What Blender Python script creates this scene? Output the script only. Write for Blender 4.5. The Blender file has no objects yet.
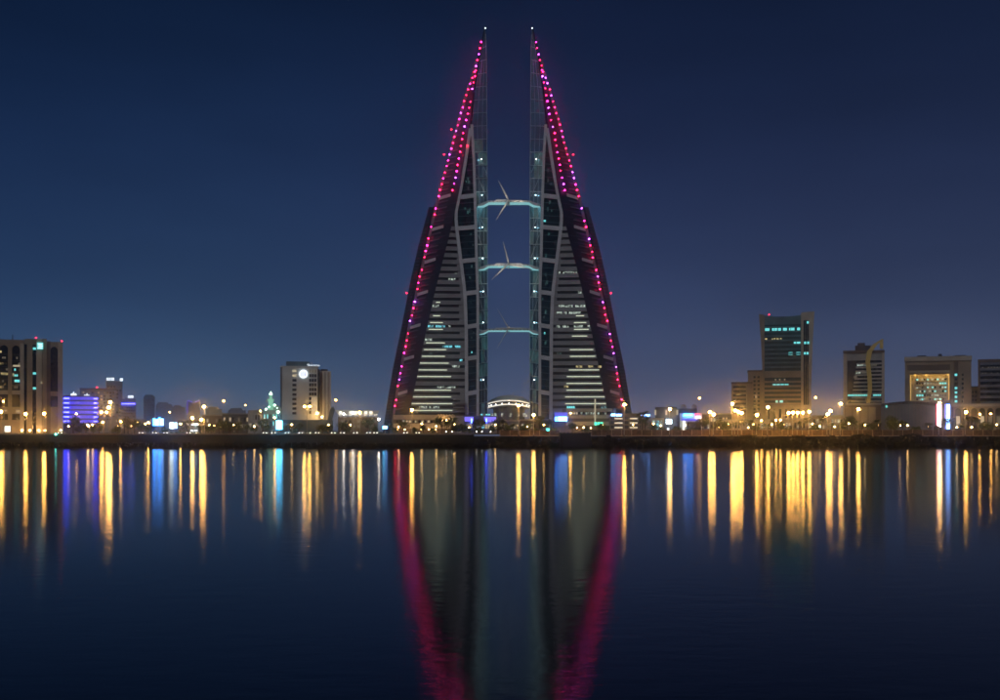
import bpy, math, random
import numpy as np
from mathutils import Vector

random.seed(7)
R = math.radians
sc = bpy.context.scene
COL = sc.collection

# ------------------------------------------------------------------ camera
F = 1167.0                 # focal length in pixels of the 1000 px wide photograph
HZ = 430.5                 # horizon row
CZ = 6.0                   # eye height above the water
cam_d = bpy.data.cameras.new('camera')
cam = bpy.data.objects.new('camera', cam_d)
COL.objects.link(cam)
cam.location = (0, 0, CZ)
cam.rotation_euler = (R(90), 0, 0)
cam_d.sensor_width = 36.0
cam_d.lens = 36.0 * F / 1000.0
cam_d.shift_y = (HZ - 350.0) / 1000.0
cam_d.clip_start = 0.5
cam_d.clip_end = 20000
sc.camera = cam

# ------------------------------------------------------------------ world
w = bpy.data.worlds.new('World')
sc.world = w
w.use_nodes = True
nt = w.node_tree
nt.nodes.clear()
N = nt.nodes.new
out = N('ShaderNodeOutputWorld')
sky = N('ShaderNodeTexSky')
sky.sky_type = 'NISHITA'
sky.sun_disc = False
sky.sun_elevation = R(-3.0)
sky.sun_rotation = R(200)
bg1 = N('ShaderNodeBackground'); bg1.inputs[1].default_value = 0.01
nt.links.new(sky.outputs[0], bg1.inputs[0])
# night sky: dark zenith, city-lit air towards the horizon
tc = N('ShaderNodeTexCoord')
sep = N('ShaderNodeSeparateXYZ')
nrm = N('ShaderNodeVectorMath'); nrm.operation = 'NORMALIZE'
nt.links.new(tc.outputs['Generated'], nrm.inputs[0])
nt.links.new(nrm.outputs[0], sep.inputs[0])
ramp = N('ShaderNodeValToRGB')
cr = ramp.color_ramp
cr.interpolation = 'B_SPLINE'
def ramp_set(cr, pts):
    while len(cr.elements) > 1: cr.elements.remove(cr.elements[-1])
    cr.elements[0].position = pts[0][0]; cr.elements[0].color = (*pts[0][1], 1)
    for p, c in pts[1:]:
        e = cr.elements.new(p); e.color = (*c, 1)
ramp_set(cr, [(0.0, (0.088, 0.118, 0.205)), (0.05, (0.068, 0.098, 0.192)), (0.11, (0.0370, 0.0610, 0.146)), (0.19, (0.0190, 0.0340, 0.096)),
              (0.27, (0.0098, 0.0205, 0.064)), (0.36, (0.0042, 0.0110, 0.037)), (0.55, (0.0020, 0.0056, 0.019)), (1.0, (0.0012, 0.0035, 0.012))])
nt.links.new(sep.outputs['Z'], ramp.inputs[0])
# a little bluer to the left, a little greyer over the right bank
mx = N('ShaderNodeMapRange'); mx.inputs[1].default_value = -0.45; mx.inputs[2].default_value = 0.45
nt.links.new(sep.outputs['X'], mx.inputs[0])
r2 = N('ShaderNodeValToRGB'); r2.color_ramp.interpolation = 'B_SPLINE'
ramp_set(r2.color_ramp, [(0.0, (0.58, 0.92, 1.18)), (0.45, (0.86, 1.08, 1.16)), (0.6, (1.16, 0.99, 1.0)), (1.0, (1.32, 0.90, 0.82))])
nt.links.new(mx.outputs[0], r2.inputs[0])
mul = N('ShaderNodeMixRGB'); mul.blend_type = 'MULTIPLY'; mul.inputs[0].default_value = 1.0
nt.links.new(ramp.outputs[0], mul.inputs[1]); nt.links.new(r2.outputs[0], mul.inputs[2])
hzn = N('ShaderNodeTexNoise'); hzn.inputs['Scale'].default_value = 3.2; hzn.inputs['Detail'].default_value = 4
hzm = N('ShaderNodeMapping'); hzm.inputs['Scale'].default_value = (1, 1, 3.2)
nt.links.new(nrm.outputs[0], hzm.inputs['Vector']); nt.links.new(hzm.outputs[0], hzn.inputs['Vector'])
hzr = N('ShaderNodeMapRange'); hzr.inputs[1].default_value = 0.3; hzr.inputs[2].default_value = 0.7; hzr.inputs[3].default_value = 0.86; hzr.inputs[4].default_value = 1.12
nt.links.new(hzn.outputs['Fac'], hzr.inputs[0])
mul2 = N('ShaderNodeMixRGB'); mul2.blend_type = 'MULTIPLY'; mul2.inputs[0].default_value = 1.0
nt.links.new(mul.outputs[0], mul2.inputs[1]); nt.links.new(hzr.outputs[0], mul2.inputs[2])
bg2 = N('ShaderNodeBackground'); bg2.inputs[1].default_value = 0.92
nt.links.new(mul2.outputs[0], bg2.inputs[0])
add = N('ShaderNodeAddShader')
nt.links.new(bg1.outputs[0], add.inputs[0]); nt.links.new(bg2.outputs[0], add.inputs[1])
nt.links.new(add.outputs[0], out.inputs[0])

# added fill from the sea side, standing in for city glow on the facades
sun_d = bpy.data.lights.new('facade_fill', 'SUN')
sun_d.energy = 0.40
sun_d.angle = R(18)
sun_d.color = (0.93, 0.96, 1.0)
sun = bpy.data.objects.new('facade_fill', sun_d)
COL.objects.link(sun)
sun.rotation_euler = (R(58), 0, R(-16))

sc.view_settings.view_transform = 'Standard'
sc.view_settings.look = 'None'
sc.view_settings.exposure = 0.0
sc.view_settings.gamma = 1.0
sc.view_settings.use_curve_mapping = False
sc.render.engine = 'CYCLES'
sc.cycles.use_denoising = True
sc.cycles.denoiser = 'OPENIMAGEDENOISE'
sc.cycles.max_bounces = 5
sc.cycles.diffuse_bounces = 2
sc.cycles.glossy_bounces = 3
sc.cycles.transmission_bounces = 2
sc.cycles.volume_bounces = 0
sc.cycles.sample_clamp_indirect = 4.0
sc.cycles.use_light_tree = True

# ------------------------------------------------------------------ materials
MATS = {}
def mat(name, col, rough=0.6, metal=0.0, var=0.25, scale=0.4, bump=0.0, spec=0.5):
    m = bpy.data.materials.new(name); m.use_nodes = True
    t = m.node_tree; b = t.nodes['Principled BSDF']
    b.inputs['Roughness'].default_value = rough
    b.inputs['Metallic'].default_value = metal
    b.inputs['Specular IOR Level'].default_value = spec
    co = t.nodes.new('ShaderNodeTexCoord')
    n = t.nodes.new('ShaderNodeTexNoise'); n.inputs['Scale'].default_value = scale; n.inputs['Detail'].default_value = 5
    geo = t.nodes.new('ShaderNodeNewGeometry')
    t.links.new(geo.outputs['Position'], n.inputs['Vector'])
    r = t.nodes.new('ShaderNodeValToRGB')
    lo = tuple(c * (1 - var) for c in col); hi = tuple(min(1, c * (1 + var)) for c in col)
    r.color_ramp.elements[0].color = (*lo, 1); r.color_ramp.elements[0].position = 0.3
    r.color_ramp.elements[1].color = (*hi, 1); r.color_ramp.elements[1].position = 0.7
    t.links.new(n.outputs['Fac'], r.inputs[0]); t.links.new(r.outputs[0], b.inputs['Base Color'])
    if bump:
        bp = t.nodes.new('ShaderNodeBump'); bp.inputs['Strength'].default_value = bump
        t.links.new(n.outputs['Fac'], bp.inputs['Height']); t.links.new(bp.outputs[0], b.inputs['Normal'])
    MATS[name] = m
    return m
def glow(name, col, s, sample=True, body=(0.2, 0.2, 0.2)):
    m = bpy.data.materials.new(name); m.use_nodes = True
    b = m.node_tree.nodes['Principled BSDF']
    b.inputs['Base Color'].default_value = (*body, 1)
    b.inputs['Emission Color'].default_value = (*col, 1)
    b.inputs['Emission Strength'].default_value = s
    b.inputs['Specular IOR Level'].default_value = 0.0
    m.cycles.emission_sampling = 'FRONT' if sample else 'NONE'
    MATS[name] = m
    return m
def patchy(name, col, s, scale=1.2, lo=0.0):
    """a glazed room with its lamps on, uneven from pane to pane"""
    m = glow(name, col, s, False)
    t = m.node_tree; b = t.nodes['Principled BSDF']
    geo = t.nodes.new('ShaderNodeNewGeometry')
    n = t.nodes.new('ShaderNodeTexNoise'); n.inputs['Scale'].default_value = scale; n.inputs['Detail'].default_value = 3
    t.links.new(geo.outputs['Position'], n.inputs['Vector'])
    mr = t.nodes.new('ShaderNodeMapRange'); mr.inputs[1].default_value = 0.38; mr.inputs[2].default_value = 0.62
    mr.inputs[3].default_value = s * lo; mr.inputs[4].default_value = s * 1.25
    t.links.new(n.outputs['Fac'], mr.inputs[0]); t.links.new(mr.outputs[0], b.inputs['Emission Strength'])
    return m

mat('cladding', (0.29, 0.295, 0.315), 0.55, 0.0, 0.14, 0.15)
mat('frame_white', (0.60, 0.61, 0.64), 0.5, 0.0, 0.10, 0.2)
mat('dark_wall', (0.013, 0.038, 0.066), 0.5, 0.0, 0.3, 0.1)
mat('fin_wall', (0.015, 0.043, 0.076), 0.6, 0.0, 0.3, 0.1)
mat('fin_bar', (0.055, 0.09, 0.125), 0.6, 0.0, 0.4, 0.3)
mat('louvre', (0.12, 0.16, 0.19), 0.6, 0.0, 0.2, 0.2)
mat('tower_glass', (0.008, 0.030, 0.036), 0.16, 0.0, 0.5, 0.25, spec=0.8)
mat('spine_glass', (0.34, 0.50, 0.60), 0.22, 0.75, 0.3, 0.2)
mat('band_glass', (0.035, 0.036, 0.042), 0.2, 0.0, 0.4, 0.3)
mat('grid_bar', (0.66, 0.72, 0.74), 0.4, 0.0, 0.1)
mat('turbine_white', (0.80, 0.77, 0.70), 0.4, 0.0, 0.05)
mat('bridge_steel', (0.55, 0.57, 0.58), 0.45, 0.0, 0.1)
mat('tan', (0.33, 0.25, 0.17), 0.8, 0.0, 0.18, 0.12)
mat('tan_light', (0.48, 0.40, 0.30), 0.8, 0.0, 0.15, 0.12)
mat('brown', (0.16, 0.11, 0.08), 0.8, 0.0, 0.2, 0.12)
mat('concrete', (0.34, 0.33, 0.31), 0.85, 0.0, 0.2, 0.15)
mat('white_wall', (0.62, 0.64, 0.60), 0.8, 0.0, 0.12, 0.12)
mat('grey_wall', (0.17, 0.18, 0.20), 0.8, 0.0, 0.2, 0.12)
mat('dark_grey', (0.07, 0.07, 0.08), 0.8, 0.0, 0.3, 0.2)
mat('slate', (0.10, 0.165, 0.185), 0.6, 0.0, 0.3, 0.15)
mat('haze_wall', (0.19, 0.26, 0.36), 0.9, 0.0, 0.15, 0.1)  # pale blue of distant haze put into the wall colour
mat('window_dark', (0.010, 0.012, 0.016), 0.15, 0.0, 0.4)
mat('teal_glass', (0.018, 0.055, 0.065), 0.2, 0.0, 0.4, 0.2)
mat('gold', (0.72, 0.50, 0.12), 0.5, 0.0, 0.1)
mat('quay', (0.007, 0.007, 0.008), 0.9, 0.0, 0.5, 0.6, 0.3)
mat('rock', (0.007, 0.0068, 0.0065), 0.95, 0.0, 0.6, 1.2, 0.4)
mat('earth', (0.045, 0.042, 0.038), 0.95, 0.0, 0.4, 0.15, spec=0.05)
mat('paving', (0.10, 0.085, 0.07), 0.9, 0.0, 0.3, 0.8, spec=0.05)
mat('asphalt', (0.045, 0.045, 0.047), 0.9, 0.0, 0.3, 0.8)
mat('parapet', (0.26, 0.21, 0.16), 0.9, 0.0, 0.3, 0.4)
mat('fence_board', (0.095, 0.058, 0.03), 0.85, 0.0, 0.5, 0.9)
mat('fence_post', (0.34, 0.25, 0.16), 0.8, 0.0, 0.2, 0.7)
mat('leaf', (0.08, 0.11, 0.035), 0.7, 0.0, 0.4, 0.9)
mat('palm_leaf', (0.095, 0.115, 0.04), 0.6, 0.0, 0.35, 0.9)
mat('bark', (0.10, 0.075, 0.05), 0.9, 0.0, 0.3, 2.0)
mat('pole', (0.30, 0.29, 0.27), 0.5, 0.3, 0.1)
mat('car_paint', (0.30, 0.31, 0.32), 0.35, 0.2, 0.1)
mat('car_dark', (0.05, 0.05, 0.06), 0.35, 0.2, 0.1)
mat('rubber', (0.015, 0.015, 0.015), 0.9)

SOD = (1.0, 0.46, 0.085)
glow('sodium', SOD, 250)
glow('sodium_far', SOD, 38)
glow('sodium_low', (1.0, 0.56, 0.18), 70)
glow('white_lamp', (1.0, 0.86, 0.66), 85)
glow('led_red', (1.0, 0.010, 0.065), 34)
glow('led_pink', (1.0, 0.02, 0.30), 32)
glow('led_violet', (0.62, 0.07, 1.0), 30)
glow('beacon_red', (1.0, 0.015, 0.05), 8)
glow('tip_white', (0.8, 0.95, 1.0), 3)
glow('bridge_cyan', (0.30, 0.72, 0.76), 0.72)
glow('flood_warm', (1.0, 0.90, 0.72), 230)
glow('strip_cream', (0.90, 1.0, 0.72), 0.9, False)
patchy('spine_lit', (0.05, 0.30, 0.34), 0.16, 0.4, 0.2)
glow('spine_lamp', (0.62, 0.93, 1.0), 20.0)
patchy('win_cyan', (0.20, 0.85, 1.0), 0.8, 0.7)
patchy('win_white', (0.82, 1.0, 0.86), 0.55, 0.8)
patchy('win_teal', (0.02, 0.30, 0.28), 0.20, 0.6)
patchy('win_yellow', (1.0, 0.80, 0.32), 0.55, 0.7)
glow('win_mint', (0.18, 0.90, 0.90), 1.0, False)
glow('win_cream', (1.0, 0.85, 0.55), 0.45, False)
glow('win_dim', (0.9, 0.75, 0.5), 0.10, False)
glow('led_blue', (0.10, 0.09, 1.0), 0.75)
glow('led_blue_hot', (0.05, 0.055, 1.0), 16.0)
glow('led_lilac', (0.20, 0.15, 1.0), 1.3)
glow('sign_white', (0.82, 0.92, 1.0), 1.6)
glow('sign_blue', (0.035, 0.25, 1.0), 22.0)
glow('tube_blue', (0.04, 0.08, 1.0), 26.0)
glow('streak_teal', (0.04, 0.85, 0.62), 9.0)
glow('sign_cyan', (0.10, 0.58, 1.0), 20.0)
glow('sign_ice', (0.75, 0.92, 1.0), 14.0)
glow('sign_green', (0.05, 0.75, 0.45), 3.0)
glow('sign_red', (1.0, 0.04, 0.08), 5.0)
glow('sign_pinkwhite', (1.0, 0.70, 0.72), 9.0)
glow('sign_icy_blue', (0.16, 0.38, 1.0), 12.0)
glow('minaret_glow', (0.30, 0.85, 0.55), 0.55)  # minaret walls emit their green light in place of floodlighting
glow('mosque_lamp', (0.62, 1.0, 0.75), 6.0)
glow('arch_flood', (1.0, 0.66, 0.18), 26.0)
glow('white_soft', (1.0, 0.92, 0.78), 14)
glow('arch_line', (1.0, 0.60, 0.15), 0.75)
glow('canopy_lit', (1.0, 0.95, 0.80), 1.6)
glow('ring_white', (1.0, 0.93, 0.80), 1.0)
glow('headlight', (1.0, 0.95, 0.82), 14)
glow('cyan_star', (0.10, 0.95, 0.75), 26)
glow('deck_light', (1.0, 0.80, 0.50), 0.85, False)

# ------------------------------------------------------------------ helpers
def P(px, py, D):
    return Vector(((px - 500.0) * D / F, D, CZ + (HZ - py) * D / F))
def px2x(px, D): return (px - 500.0) * D / F
def py2z(py, D): return CZ + (HZ - py) * D / F
GZ = 4.4                   # ground level ashore

def tag(o, label, cat, group=None, kind=None):
    if label: o['label'] = label
    if cat: o['category'] = cat
    if group: o['group'] = group
    if kind: o['kind'] = kind
    return o
def thing(name, label, cat, loc=(0, 0, 0), group=None):
    o = bpy.data.objects.new(name, None)
    COL.objects.link(o); o.location = loc; o.empty_display_size = 0.5
    return tag(o, label, cat, group)
def link(name, me, m, parent=None, loc=None):
    if m is not None and not me.materials: me.materials.append(MATS[m])
    o = bpy.data.objects.new(name, me); COL.objects.link(o)
    if parent is not None:
        o.parent = parent
        if loc is None:              # mesh given in world coordinates
            wl = Vector((0, 0, 0)); q = parent
            while q is not None: wl += q.location; q = q.parent
            o.location = -wl
        else: o.location = loc
    elif loc is not None: o.location = loc
    return o
def mesh(name, V, Fc, m):
    me = bpy.data.meshes.new(name); me.from_pydata([tuple(v) for v in V], [], Fc); me.update()
    me.materials.append(MATS[m])
    return me
def wloc(o):
    q = Vector((0, 0, 0))
    while o is not None: q += o.location; o = o.parent
    return q
UNIT = {}
BV = [(x, y, z) for x in (-.5, .5) for y in (-.5, .5) for z in (-.5, .5)]
BF = [(0, 1, 3, 2), (4, 6, 7, 5), (0, 4, 5, 1), (2, 3, 7, 6), (0, 2, 6, 4), (1, 5, 7, 3)]
OCT = None
def bx(name, m, parent, x0, x1, y0, y1, z0, z1):
    """one box piece; alike pieces share their mesh"""
    if m not in UNIT: UNIT[m] = mesh('block_' + m, BV, BF, m)
    o = bpy.data.objects.new(name, UNIT[m]); COL.objects.link(o)
    c = Vector(((x0 + x1) / 2, (y0 + y1) / 2, (z0 + z1) / 2))
    if parent is not None:
        q = parent
        s = q.scale
        o.parent = parent; c = c - wloc(parent)
    o.location = c; o.scale = (abs(x1 - x0), abs(y1 - y0), abs(z1 - z0))
    return o
BULB = {}
def bulb(name, m, parent, p, r):
    if m not in BULB:
        V = []; Fc = []
        n = 6
        V.append((0, 0, 1))
        for k in range(n): V.append((0.94 * math.cos(k * 2 * math.pi / n), 0.94 * math.sin(k * 2 * math.pi / n), 0.34))
        for k in range(n): V.append((0.94 * math.cos((k + .5) * 2 * math.pi / n), 0.94 * math.sin((k + .5) * 2 * math.pi / n), -0.34))
        V.append((0, 0, -1))
        for k in range(n):
            a, b = 1 + k, 1 + (k + 1) % n; c, d = 1 + n + k, 1 + n + (k + 1) % n
            Fc += [(0, a, b), (a, c, b), (b, c, d), (2 * n + 1, d, c)]
        BULB[m] = mesh('bulb_' + m, V, Fc, m)
    o = bpy.data.objects.new(name, BULB[m]); COL.objects.link(o)
    if parent is not None: o.parent = parent; p = Vector(p) - wloc(parent)
    o.location = p; o.scale = (r, r, r)
    return o
class MB:
    def __init__(s): s.V = []; s.F = []
    def quad(s, a, b, c, d):
        i = len(s.V); s.V += [tuple(a), tuple(b), tuple(c), tuple(d)]; s.F.append((i, i + 1, i + 2, i + 3))
    def tri(s, a, b, c):
        i = len(s.V); s.V += [tuple(a), tuple(b), tuple(c)]; s.F.append((i, i + 1, i + 2))
    def box(s, x0, x1, y0, y1, z0, z1):
        i = len(s.V)
        s.V += [(x, y, z) for x in (x0, x1) for y in (y0, y1) for z in (z0, z1)]
        s.F += [tuple(i + k for k in f) for f in BF]
    def hexa(s, v8):
        i = len(s.V); s.V += [tuple(v) for v in v8]; s.F += [tuple(i + k for k in f) for f in BF]
    def tube(s, pts, rad, n=6, cap=True):
        pts = [Vector(p) for p in pts]
        rings = []
        for k, p in enumerate(pts):
            t = (pts[min(k + 1, len(pts) - 1)] - pts[max(k - 1, 0)]).normalized()
            a = t.cross(Vector((0, 0, 1)))
            if a.length < 0.05: a = t.cross(Vector((0, 1, 0)))
            a.normalize(); b = t.cross(a)
            r = rad[k] if isinstance(rad, (list, tuple)) else rad
            rings.append(len(s.V))
            for j in range(n):
                an = 2 * math.pi * j / n
                s.V.append(tuple(p + a * (r * math.cos(an)) + b * (r * math.sin(an))))
        for k in range(len(pts) - 1):
            for j in range(n):
                s.F.append((rings[k] + j, rings[k] + (j + 1) % n, rings[k + 1] + (j + 1) % n, rings[k + 1] + j))
        if cap:
            s.F.append(tuple(rings[0] + j for j in range(n))[::-1]); s.F.append(tuple(rings[-1] + j for j in range(n)))
    def prism(s, poly, y0, y1):
        """poly in (x, z), run from y0 to y1"""
        n = len(poly); i = len(s.V)
        s.V += [(x, y0, z) for x, z in poly] + [(x, y1, z) for x, z in poly]
        s.F.append(tuple(range(i, i + n))); s.F.append(tuple(range(i + n, i + 2 * n))[::-1])
        for k in range(n):
            s.F.append((i + k, i + n + k, i + n + (k + 1) % n, i + (k + 1) % n))
    def lathe(s, c, prof, n=32, sx=1.0, sy=1.0):
        i = len(s.V)
        for r, z in prof:
            for j in range(n):
                a = 2 * math.pi * j / n
                s.V.append((c[0] + sx * r * math.cos(a), c[1] + sy * r * math.sin(a), c[2] + z))
        for k in range(len(prof) - 1):
            for j in range(n):
                s.F.append((i + k * n + j, i + k * n + (j + 1) % n, i + (k + 1) * n + (j + 1) % n, i + (k + 1) * n + j))
    def arch(s, cx, half, drop):
        s.V = [(x, y, z - drop * ((x - cx) / half) ** 2) for x, y, z in s.V]; return s
    def build(s, name, m, parent=None, smooth=False):
        me = mesh(name, s.V, s.F, m)
        if smooth:
            for p in me.polygons: p.use_smooth = True
        return link(name, me, None, parent)
def copy_tree(o, parent=None):
    c = o.copy(); COL.objects.link(c); c.parent = parent
    for ch in list(o.children): copy_tree(ch, c)
    return c

# ------------------------------------------------------------------ setting: water, shore, ground
SHY = 440.0                # where the sea wall meets the water
def sheet(name, x0, x1, y0, y1, z, m):
    b = MB(); b.quad((x0, y0, z), (x1, y0, z), (x1, y1, z), (x0, y1, z))
    o = b.build(name, m); o['kind'] = 'structure'
    return o
wm = bpy.data.materials.new('sea_water'); wm.use_nodes = True
t = wm.node_tree; t.nodes.remove(t.nodes['Principled BSDF'])
wd_ = t.nodes.new('ShaderNodeBsdfDiffuse'); wd_.inputs['Color'].default_value = (0.0015, 0.004, 0.010, 1)
wg = t.nodes.new('ShaderNodeBsdfGlossy'); wg.distribution = 'BECKMANN'; wg.inputs['Color'].default_value = (0.70, 0.72, 0.74, 1); wg.inputs['Roughness'].default_value = 0.135
wf = t.nodes.new('ShaderNodeFresnel'); wf.inputs['IOR'].default_value = 1.33
wx = t.nodes.new('ShaderNodeMixShader')
t.links.new(wf.outputs[0], wx.inputs[0]); t.links.new(wd_.outputs[0], wx.inputs[1]); t.links.new(wg.outputs[0], wx.inputs[2])
t.links.new(wx.outputs[0], t.nodes['Material Output'].inputs['Surface'])
geo = t.nodes.new('ShaderNodeNewGeometry')
mp = t.nodes.new('ShaderNodeMapping'); mp.inputs['Scale'].default_value = (0.55, 1.0, 1.0)
t.links.new(geo.outputs['Position'], mp.inputs['Vector'])
n1 = t.nodes.new('ShaderNodeTexNoise'); n1.inputs['Scale'].default_value = 1.0; n1.inputs['Detail'].default_value = 4; n1.inputs['Roughness'].default_value = 0.6
t.links.new(mp.outputs[0], n1.inputs['Vector'])
n2 = t.nodes.new('ShaderNodeTexNoise'); n2.inputs['Scale'].default_value = 0.035; n2.inputs['Detail'].default_value = 3
t.links.new(mp.outputs[0], n2.inputs['Vector'])
mr = t.nodes.new('ShaderNodeMapRange'); mr.inputs[1].default_value = 0.35; mr.inputs[2].default_value = 0.65
mr.inputs[3].default_value = 0.55; mr.inputs[4].default_value = 1.0
t.links.new(n2.outputs['Fac'], mr.inputs[0])
bp = t.nodes.new('ShaderNodeBump'); bp.inputs['Distance'].default_value = 0.018
t.links.new(mr.outputs[0], bp.inputs['Strength'])
t.links.new(n1.outputs['Fac'], bp.inputs['Height']); t.links.new(bp.outputs[0], wg.inputs['Normal'])
sy = t.nodes.new('ShaderNodeSeparateXYZ'); t.links.new(geo.outputs['Position'], sy.inputs[0])
mrr = t.nodes.new('ShaderNodeMapRange'); mrr.inputs[1].default_value = 35; mrr.inputs[2].default_value = 200; mrr.inputs[3].default_value = 0.108; mrr.inputs[4].default_value = 0.150
t.links.new(sy.outputs['Y'], mrr.inputs[0]); t.links.new(mrr.outputs[0], wg.inputs['Roughness'])     # calmer in the lee of the near shore
MATS['sea_water'] = wm
sheet('water', -1500, 1500, -300, SHY + 1.5, 0.0, 'sea_water')
sheet('ground', -1500, 1500, 452, 1700, GZ, 'earth')
sheet('road', -900, 900, 486, 512, GZ + 0.004, 'asphalt')
XS = px2x(474, SHY)        # the wall steps down to the lower promenade here
sheet('promenade', XS + 0.3, 900, SHY + 3.6, 452, 3.86, 'paving')
sheet('promenade', -900, XS - 0.3, SHY + 3.6, 452.0, GZ - 0.004, 'paving')

def seawall(name, x0, x1, top, label):
    o = thing(name, label, 'sea wall', ((x0 + x1) / 2, SHY, 0))
    b = MB(); b.prism([(0, 0)], 0, 0) if False else None
    n = int((x1 - x0) / 6) + 1; xs = np.linspace(x0, x1, n)
    for a, c in zip(xs[:-1], xs[1:]):
        v = [(x, y, z) for x in (a, c) for (y, z) in ((SHY, -0.5), (SHY + 2.0, top), (SHY + 3.6, -0.5), (SHY + 3.6, top))]
        b.hexa(v)
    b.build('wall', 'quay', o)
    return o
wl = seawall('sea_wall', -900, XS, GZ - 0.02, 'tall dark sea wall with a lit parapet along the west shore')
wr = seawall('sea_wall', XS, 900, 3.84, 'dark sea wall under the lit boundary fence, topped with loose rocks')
# parapet on the west wall: cast blocks
k = 0; x = -235.0
while x < XS - 1:
    x2 = min(x + 4.8, XS - 0.4)
    bx('parapet_block', 'parapet', wl, x, x2 - 0.12, SHY + 2.15, SHY + 2.5, GZ - 0.02, 4.86 + random.uniform(-.03, .03))
    x += 4.8
# rock armour
rk = MB()
for side in (0, 1):
    for k in range(520):
        if side == 0: x = random.uniform(-235, XS); y = SHY - random.uniform(-0.6, 1.6); z = random.uniform(-0.3, 1.4) * 0.8; r = random.uniform(0.5, 1.1)
        else:
            x = random.uniform(XS, 235); u = random.random()
            y = SHY + 1.5 - u * 3.4; z = 3.4 - u * 3.6 + random.uniform(-.3, .3); r = random.uniform(0.5, 1.2)
        c = Vector((x, y, z)); i = len(rk.V)
        for v in BV:
            d = Vector(v).normalized() * r * random.uniform(0.75, 1.2); d.x *= 1.3; rk.V.append(tuple(c + d))
        rk.F += [tuple(i + q for q in f) for f in BF]
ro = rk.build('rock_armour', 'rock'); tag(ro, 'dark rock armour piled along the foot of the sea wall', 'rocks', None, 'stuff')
# heaped boulders on the wall top, right
for (hx0, hx1, hh) in ((741, 757, .35), (852, 875, 0.8), (902, 925, 1.0), (796, 806, .3)):
    rb = MB()
    x0, x1 = px2x(hx0, SHY), px2x(hx1, SHY)
    for k in range(int((x1 - x0) * 6)):
        u = random.random(); hgt = hh * math.sin(math.pi * u)
        c = Vector((x0 + (x1 - x0) * u, SHY + 1.6 + random.uniform(-.8, .8), 3.7 + random.uniform(0, 1) * hgt)); r = random.uniform(.35, .6); i = len(rb.V)
        for v in BV:
            d = Vector(v).normalized() * r * random.uniform(0.75, 1.2); d.x *= 1.3; rb.V.append(tuple(c + d))
        rb.F += [tuple(i + q for q in f) for f in BF]
    o = rb.build('boulder_heap', 'rock'); tag(o, 'dark heap of boulders on the east sea wall', 'rocks', 'boulder heaps on the east sea wall', 'stuff')

# ------------------------------------------------------------------ the twin towers
TD = 700.0; S = TD / F; CXP = 508.7
LR = {  # feature lines of the west tower: (row, column) in the photograph
 'xi': [(28, 485.2), (40, 486.3), (110, 487), (180, 487.5), (434, 487.8)],
 'xm': [(28, 484.9), (40, 483.3), (71, 478.0), (95, 474.5), (126, 471.8), (160, 474), (192, 475), (229, 476), (262, 476.8), (294, 478), (434, 478)],
 'xk': [(28, 484.8), (40, 483.0), (71, 477.4), (95, 473.8), (126, 471.0), (160, 466.3), (192, 461), (214, 456.5), (226, 456.6), (262, 461.3), (294, 465.3), (327, 466.6), (434, 467.2)],
 'xf': [(28, 484.7), (40, 482.7), (71, 477.0), (95, 473.2), (126, 470.2), (160, 465.3), (192, 459.8), (214, 455.2), (240, 449.5), (265, 443), (295, 435.5), (333, 427), (412, 411), (434, 406.5)],
 'xl': [(28, 484.2), (43, 480.8), (71, 474.0), (84.7, 469.6), (96.5, 466), (108, 462.7), (120, 459), (137, 455), (150, 451.5), (168, 446.5), (179, 443.7), (197, 438.9), (209, 435.9), (228, 431.6), (258, 424.8), (271, 421.9), (290, 417.7), (302, 415), (321.5, 410.7), (353.6, 404.4), (386, 398.6), (406, 395.4), (434, 391)],
 'xo': [(206, 428.6), (209, 427.9), (245, 418), (278, 410.5), (293, 407.6), (327, 401), (370, 392), (416, 384.6), (434, 382.2)],
}
def cv(k, y):
    p = LR[k]; return float(np.interp(y, [a for a, _ in p], [b for _, b in p]))
DEP = {'xi': 3.0, 'xm': -7.0, 'xk': -7.4, 'xf': -9.0, 'xl': -2.0, 'xo': 6.0}
def tap(y): return min(1.0, max(0.06, (y - 26) / 230.0))
CROSS = [198.0, 229.5, 262.0, 294.0, 327.0, 358.5, 393.0]
STRIPS = {0: [(324, 431, 443.6), (330.7, 429.6, 443.6), (344, 427, 445.6), (350.7, 425, 447), (357.3, 423, 445.6), (364, 420.4, 449.4), (370.7, 418.4, 447.6), (377.3, 418, 451.6), (390.7, 414, 451.6), (397.3, 411.6, 451.6), (404, 413, 453), (410.7, 415, 453), (304, 437, 441), (317.3, 434, 441)],
          1: [(324, 573, 585), (330.7, 573, 587.6), (337.3, 571, 586), (350.7, 569, 592), (357.3, 569, 594), (370.7, 568, 598.6), (377.3, 566, 598.4), (384, 565.6, 600.4), (390.7, 565.6, 603), (397.3, 564.4, 605.4), (404, 564.4, 607.4), (317.3, 575, 583)]}
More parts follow.
